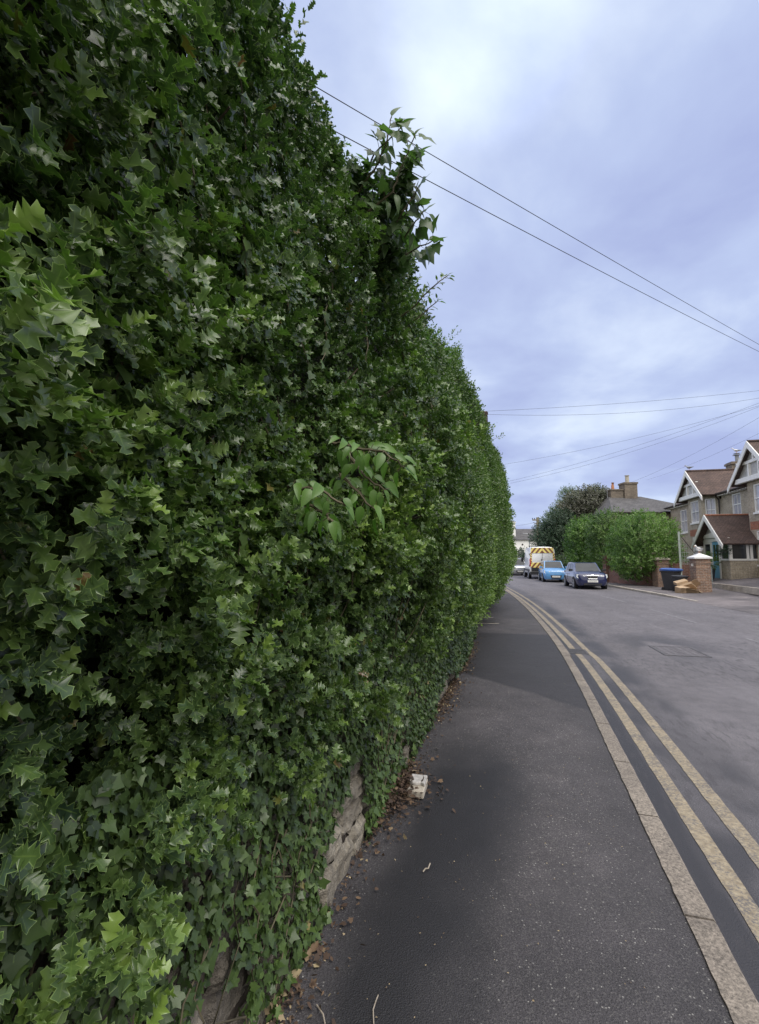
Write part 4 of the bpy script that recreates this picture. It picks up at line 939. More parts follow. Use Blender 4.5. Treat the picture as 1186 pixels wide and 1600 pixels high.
# ------------------------------------------------------------------ cars
def car(label,loc,rz_,L,W,H,body,prof,plate='plate',grille='wide',group='cars parked nose to tail along the far kerb',rails=False):
    t=empty('parked_car',loc,rz_,label,'car',group); hl_=L/2; w_=W/2
    belt,hood,nose,xw0,xr0,xr1,xt=prof
    st_=[(-hl_,.34,belt-.18,.80),(-hl_+.05,.24,belt-.06,.90),(-hl_+.25,.19,belt,.97),(-hl_+.9,.18,belt,1),(-.2,.18,belt,1),(xw0-.1,.18,belt-.01,1),(xw0+.25,.18,hood+.03,1),(hl_-.55,.18,hood-.03,.985),(hl_-.22,.19,nose+.06,.93),(hl_-.06,.22,nose-.04,.84),(hl_,.30,nose-.16,.72)]
    m=MB(); rings=[]
    for x,zl,zt,k in st_:
        ww=w_*k; half=[(ww*.86,zl),(ww*.97,zl+.10),(ww,zl+(zt-zl)*.45),(ww*.985,zt-.10),(ww*.94,zt-.03),(ww*.80,zt+.005),(ww*.4,zt+.03)]
        rings.append([(x,y,z) for y,z in half]+[(x,-y,z) for y,z in half[::-1]])
    m.loft(rings); m.build('body',M[body],t,smooth=True)
    wb,wr=w_*.90,w_*.70; bz=belt-.01
    bf=[(xw0,wb*.93,hood+.02),(xt,wb*.92,bz),(xr1,wr,H-.035),(xr0,wr,H-.035)]
    def side(s_): return [Vector((x,y*s_,z)) for x,y,z in bf]
    a,b=side(1),side(-1)
    m=MB(); m.loft([[a[0],a[1],a[2],a[3]],[b[0],b[1],b[2],b[3]]])
    rr=[]
    for x,y,z in ((xr0+.02,.96,H-.045),(xr0-.15,1.0,H-.022),(0-.1+(xr0+xr1)/2,1.0,H),(xr1+.1,1.0,H-.02),(xr1-.06,.94,H-.045)):
        rr.append([(x,wr*y*1.02,H-.08),(x,wr*y,z-.01),(x,wr*y*.5,z+.012),(x,-wr*y*.5,z+.012),(x,-wr*y,z-.01),(x,-wr*y*1.02,H-.08)])
    m.loft(rr); m.build('cabin',M[body],t,smooth=True)
    def bil(q,u,v): return q[0].lerp(q[1],u).lerp(q[3].lerp(q[2],u),v)
    def panel(q,us,name='window'):
        (u0,v0,u1,v1)=us; c=[bil(q,u0,v0),bil(q,u1,v0),bil(q,u1,v1),bil(q,u0,v1)]
        n_=(c[1]-c[0]).cross(c[3]-c[0]).normalized(); ctr=sum(c,Vector())/4
        if n_.dot(ctr-Vector((0,0,.8)))<0: n_=-n_
        mm=MB(); mm.prism([p+n_*.002 for p in c],n_*.006); return mm.build(name,M['glass'],t)
    for q in (a,b):
        panel(q,(.13,.05,.47,.90)); panel(q,(.50,.05,.76,.90)); panel(q,(.79,.08,.92,.86))
    panel([a[0],b[0],b[3],a[3]],(.05,.06,.95,.93),'windscreen'); panel([a[1],b[1],b[2],a[2]],(.07,.12,.93,.88),'rear_window')
    for sx,wx in ((1,hl_-.80),(-1,-hl_+.72)):
        for s_ in (1,-1):
            m=MB(); m.cyl((wx,s_*(w_-.10),.31),(0,s_,0),.365,.104,24); m.build('wheel_arch',M['rubber'],t)
            wh=MB(); wh.tube([(wx,s_*(w_-.2),.305),(wx,s_*(w_+.005),.305),(wx,s_*(w_+.015),.305)],[.305,.305,.285],24); wo=wh.build('wheel',M['rubber'],t,smooth=True)
            rm=MB(); rm.cyl((wx,s_*(w_+.0155),.305),(0,s_,0),.055,.008,12)
            for k in range(10 if body=='graphite' else 6):
                an=k*2*math.pi/(10 if body=='graphite' else 6); dx,dz=math.cos(an),math.sin(an); nx_,nz_=-dz,dx
                y0=s_*(w_+.016); rm.prism([(wx+dx*.04-nx_*.02,y0,.305+dz*.04-nz_*.02),(wx+dx*.2-nx_*.032,y0,.305+dz*.2-nz_*.032),(wx+dx*.2+nx_*.032,y0,.305+dz*.2+nz_*.032),(wx+dx*.04+nx_*.02,y0,.305+dz*.04+nz_*.02)],(0,s_*.006,0))
            ring=[]
            for k in range(25):
                an=k*2*math.pi/24; ring.append([(wx+math.cos(an)*r_,s_*yy,.305+math.sin(an)*r_) for r_,yy in ((.19,w_+.016),(.215,w_+.016),(.215,w_+.024),(.19,w_+.024))])
            rm.loft(ring,cap=False); rm.build('rim',M['rim'],wo)
    for s_ in (1,-1):
        m=MB(); x0=hl_-.09; c=[(x0+.03,s_*w_*.44,nose-.20),(x0+.02,s_*w_*.44,nose-.05),(x0-.15,s_*w_*.90,nose+.01),(x0-.13,s_*w_*.93,nose-.14),(x0-.03,s_*w_*.80,nose-.22)]
        m.prism(c,(.055,s_*.03,.0)); m.build('headlight',M['headlight'],t,bevel=.008)
        m=MB(); m.prism([(-hl_+.04,s_*w_*.72,belt-.22),(-hl_+.04,s_*w_*.93,belt-.22),(-hl_+.06,s_*w_*.90,belt-.02),(-hl_+.05,s_*w_*.74,belt-.02)],(-.05,0,0)); m.build('tail_light',M['red_lamp'],t)
        m=MB(); m.loft([[(xw0-.22,s_*(w_*.93),bz+.04),(xw0-.14,s_*(w_*.93),bz+.04),(xw0-.14,s_*(w_*.93),bz+.14),(xw0-.22,s_*(w_*.93),bz+.14)],[(xw0-.24,s_*(w_+.15),bz+.03),(xw0-.13,s_*(w_+.14),bz+.03),(xw0-.13,s_*(w_+.13),bz+.17),(xw0-.24,s_*(w_+.14),bz+.17)]])
        m.build('wing_mirror',M['black_plastic'] if body=='navy' else M[body],t,bevel=.01)
        m=MB(); m.cyl((hl_-.12,s_*w_*.66,.36),(1,s_*.25,0),.055,.07,14); m.build('fog_light',M['headlight'],t)
        m=MB(); 
        for u in (.485,):
            p=bil(side(s_),u,-.02); m.box(p.x-.012,p.x+.012,s_*(w_+.001)-.003,s_*(w_+.001)+.003,.32,belt-.12)
        m.build('door_seam',M['rubber'],t)
        
        for hx in (xw0-1.05,xw0-1.95): m=MB(); m.box(hx,hx+.17,s_*(w_+.012)-.012,s_*(w_+.012)+.012,belt-.17,belt-.14); m.build('door_handle',M[body],t)
    m=MB()
    if grille=='shield':
        m.prism([(hl_-.045,-w_*.33,nose-.08),(hl_-.045,w_*.33,nose-.08),(hl_-.03,w_*.26,nose-.21),(hl_-.03,-w_*.26,nose-.21)],(.05,0,0)); gr=m.build('grille',M['black_plastic'],t,bevel=.01)
        m=MB(); pts=[(hl_+.01,-w_*.35,nose-.055),(hl_+.01,w_*.35,nose-.055),(hl_+.025,w_*.28,nose-.23),(hl_+.025,-w_*.28,nose-.23)]
        m.tube(pts+[pts[0]],.009,6); m.build('grille_surround',M['chrome'],gr)
        m=MB(); m.cyl((hl_-.035,0,nose-.045),(1,0,.6),.035,.05,16); m.build('badge',M['chrome'],t)
        m=MB(); m.box(hl_-.04,hl_+.018,-w_*.55,w_*.55,.24,.33); m.build('lower_intake',M['black_plastic'],t)
    else:
        m.prism([(hl_-.06,-w_*.48,.50),(hl_-.06,w_*.48,.50),(hl_-.04,w_*.36,.26),(hl_-.04,-w_*.36,.26)],(.06,0,0)); m.build('grille',M['black_plastic'],t,bevel=.01)
        m=MB(); m.box(hl_-.05,hl_-.005,-w_*.26,w_*.26,nose-.16,nose-.125); m.build('bonnet_slot',M['black_plastic'],t)
        for s_ in (1,-1):
            m=MB(); m.prism([(hl_-.13,s_*w_*.56,.46),(hl_-.13,s_*w_*.82,.44),(hl_-.13,s_*w_*.74,.27),(hl_-.11,s_*w_*.56,.29)],(.075,s_*.02,0)); m.build('fog_recess',M['black_plastic'],t)
    pz=(nose-.36) if grille=='shield' else .40
    m=MB(); m.box(hl_+.004,hl_+.026,-.26,.26,pz-.055,pz+.055); pt=m.build('number_plate',M[plate],t,bevel=.004)
    m=MB(); xs=-.205
    for k in range(7):
        xs+=.024 if k==4 else 0
        wk=.032; m.box(hl_+.0265,hl_+.0275,xs,xs+.010,pz-.032,pz+.032); m.box(hl_+.0265,hl_+.0275,xs+.010,xs+wk,pz-.032+.02*(k%3),pz-.02+.02*(k%3)); xs+=.055
    m.build('plate_characters',M['black_plastic'],pt)
    m=MB(); m.box(-hl_-.012,-hl_+.02,-.26,.26,.50,.61); m.build('number_plate',M['plate_yellow'],t)
    m=MB(); m.tube([(xw0+.04,-w_*.2,hood+.045),(xw0-.02,w_*.35,hood+.08)],.008,4); m.tube([(xw0+.04,w_*.25,hood+.045),(xw0-.02,w_*.75,hood+.07)],.008,4); m.build('wipers',M['rubber'],t)
    m=MB(); m.tube([(xr0-.25,0,H),(xr0-.45,0,H+.16)],[.007,.004],5); m.build('aerial',M['rubber'],t)
    if rails:
        for s_ in (1,-1):
            m=MB(); m.tube([(xr0-.1,s_*wr*.95,H-.01),(xr0-.2,s_*wr*.95,H+.05),(xr1+.2,s_*wr*.95,H+.05),(xr1+.1,s_*wr*.95,H-.01)],.016,6); m.build('roof_rail',M['rim'],t,smooth=True)
    return t
def back(s): return math.pi/2-rdh(s)+math.pi      # nose towards the camera
def carat(s,d): p=rd(s,d,0); return (p.x,p.y,0)
car('dark blue hatchback parked nearest, nose towards the camera',(11.80,27.9,0),math.pi*1.5-R(11),4.05,1.66,1.45,'navy',(.93,.90,.80,.98,.30,-1.35,-1.88),grille='shield')
car('light sky blue small hatchback parked behind the dark blue car',(12.58,35.2,0),math.pi*1.5-R(12),3.65,1.64,1.50,'sky_blue',(.95,.93,.82,.92,.28,-1.22,-1.70))
car('silver high roofed car in front of the white van',(13.75,48.6,0),math.pi*1.5-R(6),4.5,1.82,1.66,'silver',(1.02,.98,.86,1.05,.45,-1.5,-2.1),rails=True)
car('graphite grey car beyond the silver one',(14.35,53.8,0),math.pi*1.5-R(6),4.3,1.78,1.50,'graphite',(.95,.92,.80,1.0,.35,-1.3,-1.95))
car('black car farthest along the row of parked cars',(14.7,59.0,0),math.pi*1.5-R(5),4.2,1.76,1.46,'graphite',(.93,.90,.80,1.0,.3,-1.3,-1.9))
# ------------------------------------------------------------------ van
def clip(poly,x0,x1,z0,z1):
    def cut(P,ins,it):
        o=[]
        for i in range(len(P)):
            a,b=P[i-1],P[i]
            if ins(b):
                if not ins(a): o.append(it(a,b))
                o.append(b)
            elif ins(a): o.append(it(a,b))
        return o
    def ix(v): return lambda a,b:(v,a[1]+(b[1]-a[1])*(v-a[0])/(b[0]-a[0]))
    def iz(v): return lambda a,b:(a[0]+(b[0]-a[0])*(v-a[1])/(b[1]-a[1]),v)
    for ins,it in ((lambda p:p[0]>=x0-1e-9,ix(x0)),(lambda p:p[0]<=x1+1e-9,ix(x1)),(lambda p:p[1]>=z0-1e-9,iz(z0)),(lambda p:p[1]<=z1+1e-9,iz(z1))):
        if poly: poly=cut(poly,ins,it)
    return poly
def van():
    t=empty('parked_van',(13.55,41.2,0),math.pi/2-R(11.5),'tall white works van with yellow and brown chevrons on its back doors','van')
    # local +x = nose (away from the camera), rear at x=-2.75
    m=MB(); rings=[]
    for x,k,zt,zl in ((-2.75,.96,2.46,.62),(-2.70,1,2.53,.55),(-2.2,1,2.58,.50),(1.1,1,2.58,.45),(1.35,.99,2.5,.45)):
        w_=1.0*k; hf=[(w_*.97,zl),(w_,zl+.1),(w_*1.0,1.3),(w_*.94,zt-.22),(w_*.88,zt-.07),(w_*.75,zt),(w_*.3,zt+.03)]
        rings.append([(x,y,z) for y,z in hf]+[(x,-y,z) for y,z in hf[::-1]])
    m.loft(rings); m.build('body',M['van_white'],t,smooth=True)
    m=MB(); rings=[]
    for x,k,zt in ((1.34,.98,2.45),(1.7,.97,2.15),(2.1,.95,1.72),(2.2,.94,1.45),(2.62,.88,1.2),(2.75,.8,.9)):
        w_=k; hf=[(w_*.97,.42),(w_,.6),(w_,min(1.1,zt-.1)),(w_*.9,zt-.05),(w_*.7,zt)]
        rings.append([(x,y,z) for y,z in hf]+[(x,-y,z) for y,z in hf[::-1]])
    m.loft(rings); m.build('cab',M['van_white'],t,smooth=True)
    for s_ in (1,-1):
        m=MB(); m.prism([(1.4,s_*.985,1.35),(2.0,s_*.965,1.35),(1.75,s_*.935,2.0),(1.4,s_*.95,2.1)],(0,s_*.02,0)); m.build('side_window',M['glass'],t)
        m=MB(); m.box(1.85,2.0,s_*1.02-.0,s_*1.24,1.35,1.75); m.build('wing_mirror',M['black_plastic'],t,bevel=.02)
        m=MB(); m.box(-2.72,2.0,s_*1.0-.012,s_*1.0+.014,.62,.78); m.build('side_strip',M['black_plastic'],t)
        m=MB(); m.box(-2.79,-2.70,s_*.94-.05,s_*.94+.05,1.05,1.62); m.build('tail_light',M['red_lamp'],t,bevel=.01)
        for wx in (-1.75,1.75):
            m=MB(); m.cyl((wx,s_*.90,.36),(0,s_,0),.42,.108,24); m.build('wheel_arch',M['rubber'],t)
            m=MB(); m.cyl((wx,s_*.80,.345),(0,s_,0),.345,.215,24); wo=m.build('wheel',M['rubber'],t)
            m=MB(); m.cyl((wx,s_*1.016,.345),(0,s_,0),.2,.008,20,.18); m.build('rim',M['rim'],wo)
    m=MB(); m.box(-2.86,-2.6,-.98,.98,.36,.60); m.build('rear_bumper',M['black_plastic'],t,bevel=.02)
    m=MB(); m.box(-2.772,-2.74,-.86,.86,.62,.92); m.build('lower_door_panel',M['black_plastic'],t)
    bands=[(-.86,.86,2.08,2.50,'top'),(-.90,.90,.92,1.32,'low'),(-.93,-.80,1.32,2.08,'a'),(.80,.93,1.32,2.08,'b')]
    yl=MB(); rd_=MB()
    for y0,y1,z0,z1,_ in bands:
        yl.box(-2.776,-2.752,y0,y1,z0,z1)
        for sg in (1,-1):
            for k in range(-3,14):
                o=k*.36+.02; pol=[(sg*(o),z0-.0),(sg*(o+.17),z0),(sg*(o+.17-.50*(1)),z0+.6 if z1-z0<.6 else z1),(sg*(o-.50),z0+.6 if z1-z0<.6 else z1)]
                if z1-z0>.6:
                    pol=None
                    for j in range(5):
                        zz=z0+j*.2; q=[(y0,zz),(y1,zz+.1*sg),(y1,zz+.1+.1*sg*1),(y0,zz+.1)]
                        if sg*(y0+y1)>0:
                            q=clip(q,y0,y1,z0,z1)
                            if len(q)>2 and k==0: rd_.prism([(-2.777,a,b) for a,b in q],(-.0025,0,0))
                    continue
                q=clip(pol,max(y0,0) if sg>0 else y0,y1 if sg>0 else min(y1,0),z0,z1)
                if len(q)>2: rd_.prism([(-2.777,a,b) for a,b in q],(-.0025,0,0))
    yl.build('yellow_chevron_panel',M['hi_yellow'],t); rd_.build('chevron_stripes',M['hi_red'],t)
    m=MB(); m.box(-2.782,-2.75,-.006,.006,.92,2.5); m.build('door_seam',M['rubber'],t)
    m=MB(); m.box(-2.80,-2.75,-.62,-.10,.70,.81); m.build('number_plate',M['plate_yellow'],t)
    m=MB(); m.box(-2.80,-2.77,.05,.09,1.45,1.62); m.build('door_handle',M['black_plastic'],t)
    m=MB()
    for y in (-.99,.99):
        for z in (1.0,1.9): m.box(-2.74,-2.66,y-.02,y+.02,z,z+.14)
    m.build('hinges',M['black_plastic'],t)
van()

# ------------------------------------------------------------------ houses
def wall(mb,p0,p1,z0,z1,holes,depth=.09):
    "wall sheet from p0 to p1 (xy); outward side is on the left of the direction; holes (u0,u1,z0,z1) with reveals"
    p0=Vector((p0[0],p0[1],0)); p1=Vector((p1[0],p1[1],0)); L=(p1-p0).length; t=(p1-p0)/L; n_=Vector((-t.y,t.x,0))
    us=sorted({0,L,*[h[0] for h in holes],*[h[1] for h in holes]}); zs=sorted({z0,z1,*[h[2] for h in holes],*[h[3] for h in holes]})
    P=lambda u,z,o=0: tuple(p0+t*u-n_*o+Vector((0,0,z)))
    for a,b in zip(us[:-1],us[1:]):
        for c,d in zip(zs[:-1],zs[1:]):
            mu,mz=(a+b)/2,(c+d)/2
            if any(h[0]<mu<h[1] and h[2]<mz<h[3] for h in holes): continue
            mb.add([P(a,c),P(b,c),P(b,d),P(a,d)],[(3,2,1,0)])
    for h in holes:
        q=[(h[0],h[2]),(h[1],h[2]),(h[1],h[3]),(h[0],h[3])]
        for i in range(4):
            a,b=q[i],q[(i+1)%4]; mb.add([P(*a),P(*b),P(*b,depth),P(*a,depth)],[(0,1,2,3)])
    return lambda u,z,o=0: Vector(P(u,z,o))
def sash(parent,F,u0,u1,z0,z1,pane='curtain_pane',sill=True,depth=.07,bars=False,mid=True,out=-.0):
    "sash window in a wall hole; F maps (u,z,inset) to a point"
    def bx(mb,a,b,c,d,i0,i1):
        vs=[F(u,z,i) for i in (i0,i1) for u,z in ((a,c),(b,c),(b,d),(a,d))]; mb.add(vs,[(0,1,2,3),(7,6,5,4),(0,4,5,1),(1,5,6,2),(2,6,7,3),(3,7,4,0)])
    f=.06; m=MB(); bx(m,u0,u0+f,z0,z1,depth-.06,depth+.02); bx(m,u1-f,u1,z0,z1,depth-.06,depth+.02); bx(m,u0+f,u1-f,z1-f,z1,depth-.06,depth+.02); bx(m,u0+f,u1-f,z0,z0+f,depth-.06,depth+.02)
    if mid: zm=(z0+z1)/2; bx(m,u0+f,u1-f,zm-.025,zm+.025,depth-.05,depth+.02)
    if bars:
        um=(u0+u1)/2
        for k in (-1,1): bx(m,um+k*(u1-u0)/6-.01,um+k*(u1-u0)/6+.01,z0+f,z1-f,depth-.03,depth+.01)
        for k in range(1,4):
            if k!=2: zq=z0+(z1-z0)*k/4; bx(m,u0+f,u1-f,zq-.01,zq+.01,depth-.032,depth+.01)
    elif mid: um=(u0+u1)/2; bx(m,um-.012,um+.012,z0+f,z1-f,depth-.03,depth+.01)
    w_=m.build('window',M['white_wood'],parent)
    m=MB(); bx(m,u0+f*.5,u1-f*.5,z0+f*.5,z1-f*.5,depth+.0,depth+.015); m.build('pane',M[pane],w_)
    if sill: m=MB(); bx(m,u0-.07,u1+.07,z0-.10,z0-.004,-.06,depth+.02); m.build('sill',M['white_wood'],w_)
    return w_
def roofslab(mb,q,th=.09):
    q=[Vector(p) for p in q]; n_=(q[1]-q[0]).cross(q[2]-q[0]).normalized()
    if n_.z<0: q=q[::-1]; n_=-n_
    mb.prism([p-n_*th for p in q],n_*th)
HH=R(13)
def villa():
    D0=13.9; t=empty('gabled_house',(D0*math.cos(HH),-D0*math.sin(HH),0),math.pi/2-HH,'yellow brown brick house with two white boarded gables, bays and a tiled porch','house')
    G=.3; EV=5.62; X0,X1=20.0,41.9
    wm=MB(); wins=[]
    # main front wall, split where the bays stand, running towards smaller x so that outside (+y) is on the ... side
    def seg(xa,xb,holes):   # along +x, outside must be +y = left of +x
        return wall(wm,(xa,0),(xb,0),G,EV,[(h[0]-xa,h[1]-xa,h[2],h[3]) for h in holes])
    F=seg(X0,25.3,[]); 
    F=seg(29.6,33.3,[(31.0,32.0,4.15,5.4)]); wins.append((F,31.0-29.6,32.0-29.6,4.15,5.4,'curtain_pane',True,True))
    F=seg(37.5,X1,[(38.75,39.95,3.55,5.2)]); wins.append((F,38.75-37.5,39.95-37.5,3.55,5.2,'curtain_pane',True,False))
    bands_=[]
    def bay(c,hw,hb,pr,A_front,low=True):
        # plan: wall (c-hb,0) -> front (c-hw,pr) -> (c+hw,pr) -> (c+hb,0); walk in +x keeps outside left
        z1=5.62; L=math.hypot(hb-hw,pr)
        ups=(4.0,5.42); los=(1.35,3.05)
        s0=(c-hb,0);s1=(c-hw,pr);s2=(c+hw,pr);s3=(c+hb,0)
        for a,b,wd in ((s0,s1,.62),(s1,s2,A_front),(s2,s3,.62)):
            LL=math.hypot(b[0]-a[0],b[1]-a[1]); u0=(LL-wd)/2; hs_=[(u0,u0+wd,*ups)]+([(u0,u0+wd,*los)] if low else [])
            F=wall(wm,a,b,G,z1,hs_)
            for h in hs_: wins.append((F,h[0],h[1],h[2],h[3],'curtain_pane',True,h[1]-h[0]>.9))
            # red brick panel between the storeys
            for zz in ((3.12,3.55),):
                q=[F(.06,zz[0],-.004),F(LL-.06,zz[0],-.004),F(LL-.06,zz[1],-.004),F(.06,zz[1],-.004)]
                rq=MB(); rq.add([tuple(v) for v in q],[(3,2,1,0)]); bands_.append(rq)
    bay(35.4,1.02,1.85,.72,1.25); bay(27.3,1.35,2.1,.72,1.5)
    wall(wm,(X0,-6.3),(X0,0),G,EV,[]); wall(wm,(X1,0),(X1,-6.3),G,EV,[]); wall(wm,(X1,-6.3),(X0,-6.3),G,EV,[])
    wall(wm,(25.3,0),(29.6,0),G,EV-.3,[]); wall(wm,(33.3,0),(37.5,0),G,EV-.3,[])
    wobj=wm.build('wall',M['stock_brick'],t,recalc=False)
    for rq in bands_: rq.build('red_brick_band',M['red_brick'],t,recalc=False)
    for F,a,b,c,d,pn,sl_,brs in wins: sash(t,F,a,b,c,d,pn,sl_)
    # main roof
    rf=MB(); RG=7.35; o_=.32; ym=-3.15
    roofslab(rf,[(X0,o_,EV-.02),(X1+o_,o_,EV-.02),(X1-3.0,ym,RG),(X0,ym,RG)]); roofslab(rf,[(X0,-6.3-o_,EV-.02),(X1+o_,-6.3-o_,EV-.02),(X1-3.0,ym,RG),(X0,ym,RG)])
    roofslab(rf,[(X1+o_,o_,EV-.02),(X1+o_,-6.3-o_,EV-.02),(X1-3.0,ym,RG)])
    # gable roofs over the bays, ridges running back from the road
    for c,hw,zr in ((35.4,2.2,7.42),(27.45,2.2,7.54)):
        ze=5.62
        for s_ in (1,-1): roofslab(rf,[(c,1.12,zr),(c,-3.0,zr),(c+s_*hw,-3.0,ze-.02),(c+s_*hw,1.12,ze-.02)],.10)
    ro=rf.build('roof',M['tile'],t)
    rg=MB()
    for c,zr in ((35.4,7.42),(27.45,7.54)): rg.tube([(c,1.12,zr+.03),(c,-3.0,zr+.03)],.07,8)
    rg.tube([(X0,ym,RG+.03),(X1-3,ym,RG+.03)],.07,8); rg.build('ridge_tiles',M['tile'],ro)
    # gable fronts with white boards
    for c,hw,zr in ((35.4,2.2,7.42),(27.45,2.2,7.54)):
        gb=MB(); wt=MB()
        ze=5.6; gb.prism([(c-hw+.1,.80,ze+.02),(c+hw-.1,.80,ze+.02),(c,.80,zr-.12)],(0,.05,0))
        y0=1.12
        for s_ in (1,-1):
            a=Vector((c,y0,zr+.04)); b=Vector((c+s_*(hw+.12),y0,ze-.12)); dv=(b-a).normalized(); nv=Vector((0,0,-1))
            wt.prism([a,b,b+nv*.26,a+nv*.33],(0,.05,0))
        # lower tie beam, arch brace, king post, struts
        zt=ze+.12
        wt.prism([(c-hw*.80,.83,zt-.12),(c+hw*.80,.83,zt-.12),(c+hw*.74,.83,zt+.12),(c-hw*.74,.83,zt+.12)],(0,.20,0))
        zc=ze+(zr-ze)*.47; wt.box(c-hw*.48,c+hw*.48,.83,.97,zc,zc+.14)
        for k in (-.24,.24): wt.box(c+k*hw*.9-.06,c+k*hw*.9+.06,.83,.96,zt+.1,zc)
        wt.prism([(c-.06,.84,zc+.14),(c+.06,.84,zc+.14),(c+.06,.84,zr-.25),(c-.06,.84,zr-.25)],(0,.10,0))
        gb.build('gable_face',M['grey_gable'],t); wt.build('bargeboards',M['white_wood'],t)
    # eaves brackets and gutter, downpipe
    m=MB(); x=29.75
    while x<33.2: m.box(x,x+.07,.0,.28,EV-.16,EV-.06); x+=.30
    x=37.7
    while x<41.9: m.box(x,x+.07,.0,.28,EV-.16,EV-.06); x+=.30
    m.build('eaves_brackets',M['white_wood'],t)
    m=MB(); m.tube([(29.7,o_+.03,EV-.02),(33.2,o_+.03,EV-.02)],.055,8); m.tube([(37.6,o_+.03,EV-.02),(42.2,o_+.03,EV-.02)],.055,8); m.build('gutter',M['pipe'],t)
    m=MB(); m.tube([(33.35,o_-.0,EV-.08),(33.42,.10,EV-.35),(33.42,.08,.6)],.045,8); m.build('downpipe',M['pipe'],t)
    # chimney
    m=MB(); m.box(38.0,38.9,-3.9,-2.75,6.6,8.45); m.box(37.93,38.97,-3.97,-2.68,8.25,8.4); ch=m.build('chimney',M['chimney_brick'],ro)
    m=MB(); m.tube([(38.45,-3.3,8.45),(38.45,-3.3,8.95)],.12,12); m.box(38.25,38.65,-3.5,-3.1,8.95,8.98); m.box(38.28,38.62,-3.47,-3.13,9.06,9.09); m.build('chimney_pot',M['lead'],ro)
    # ---- porch
    PX0,PX1,PY=28.15,31.15,1.95; pg=.5; pw=MB()
    Fs=wall(pw,(PX0,0.2),(PX0,PY),pg,1.55,[]); Ff=wall(pw,(PX0,PY),(PX0+1.0,PY),pg,1.55,[]); pw2=MB(); wall(pw2,(PX1-.95,PY),(PX1,PY),pg,1.55,[]); wall(pw2,(PX1,PY),(PX1,0.2),pg,1.55,[]); pw2.build('porch_wall',M['stock_brick'],t,recalc=False)
    pwo=pw.build('porch_wall',M['stock_brick'],t,recalc=False)
    gl=MB(); gl.box(PX0+.03,PX0+.05,.3,PY-.05,1.6,2.5); gl.box(PX0+.05,PX0+.95,PY-.05,PY-.03,1.6,2.5); gl.box(PX1-.9,PX1-.05,PY-.05,PY-.03,1.6,2.5); gl.box(PX1-.05,PX1-.03,.3,PY-.05,1.6,2.5); gl.build('porch_glazing',M['dark_pane'],t)
    wf=MB()
    wf.box(PX0-.04,PX0+.10,.15,PY+.04,1.55,1.64); wf.box(PX0-.0,PX0+.08,.15,PY,2.45,2.58)
    for y in (.2,.95,1.12,PY-.08): wf.box(PX0-.01,PX0+.09,y-.05,y+.07,1.64,2.45)
    for a,b in ((PX0,PX0+1.0),(PX1-.95,PX1)):
        wf.box(a,b,PY-.08,PY+.05,1.55,1.64); wf.box(a,b,PY-.06,PY+.01,2.45,2.58)
        wf.box(a,a+.09,PY-.07,PY+.02,1.64,2.45); wf.box(b-.09,b,PY-.07,PY+.02,1.64,2.45)
    dl,dr=PX0+1.02,PX1-.97
    wf.box(dl-.02,dl+.1,PY-.07,PY+.04,pg,2.6); wf.box(dr-.1,dr+.02,PY-.07,PY+.04,pg,2.6); wf.box(PX0,PX1,PY-.05,PY+.03,2.58,2.74)
    wf.build('porch_frame',M['white_wood'],t)
    m=MB(); m.box(dl+.1,dr-.1,PY-.06,PY-.01,pg+.05,2.55); door=m.build('front_door',M['blue_paint'],t)
    m=MB(); m.box(dl+.2,(dl+dr)/2-.05,PY-.009,PY-.002,1.5,2.4); m.box((dl+dr)/2+.05,dr-.2,PY-.009,PY-.002,1.5,2.4); m.build('door_pane',M['dark_pane'],door)
    m=MB(); m.box(dl+.16,dl+.2,PY-.01,PY+.05,1.3,1.45); m.build('handle',M['chrome'],door)
    pr=MB(); pc=(PX0+PX1)/2; pz=4.0; pe=2.42
    for s_ in (1,-1): roofslab(pr,[(pc,PY+.45,pz),(pc,-.0,pz),(pc+s_*1.85,-.0,pe),(pc+s_*1.85,PY+.45,pe)],.09)
    pro=pr.build('porch_roof',M['tile'],t)
    m=MB(); m.tube([(pc,PY+.45,pz+.02),(pc,0,pz+.02)],.06,8); m.build('ridge_tiles',M['red_brick'],pro)
    m=MB(); m.prism([(pc-1.75,.012,pe+.06),(pc-1.62,.012,pe+.06),(pc,.012,pz+.05),(pc,.012,pz+.22)],(0,.02,0)); m.prism([(pc-1.7,.02,pe+.10),(pc,.02,pz+.03),(pc,.22,pz+.03),(pc-1.7,.22,pe+.10)],(0,0,.012)); m.build('lead_flashing',M['lead'],pro)
    m=MB()
    for s_ in (1,-1): m.prism([(pc,PY+.45,pz+.05),(pc+s_*1.95,PY+.45,pe-.06),(pc+s_*1.9,PY+.45,pe-.28),(pc,PY+.45,pz-.26)],(0,.05,0))
    m.prism([(pc-1.2,PY+.05,2.95),(pc-.0,PY+.05,3.08),(pc+1.2,PY+.05,2.95),(pc+1.2,PY+.05,2.78),(pc-1.2,PY+.05,2.78)],(0,.06,0))
    m.box(pc-.05,pc+.05,PY+.05,PY+.1,3.0,3.6)
    m.build('porch_bargeboard',M['white_wood'],t)
    m=MB(); m.prism([(pc-1.4,PY+.02,2.74),(pc+1.4,PY+.02,2.74),(pc,PY+.02,pz-.12)],(0,.03,0)); m.build('porch_gable',M['grey_gable'],t)
    m=MB(); m.box(PX0-.02,PX0+.02,-.0,.22,pg,1.5); m.build('porch_downpipe',M['white_wood'],t)
    # plinth and paving edge in front of the house
    m=MB(); m.box(X0,28.1,.74,.78,.3,.95); m.build('plinth',M['stock_brick'],t)
    return t
villa()
def hloc(x,y,z):
    D0=13.9; o=Vector((D0*math.cos(HH),-D0*math.sin(HH),0)); a=math.pi/2-HH
    return o+Vector((x*math.cos(a)-y*math.sin(a),x*math.sin(a)+y*math.cos(a),z))
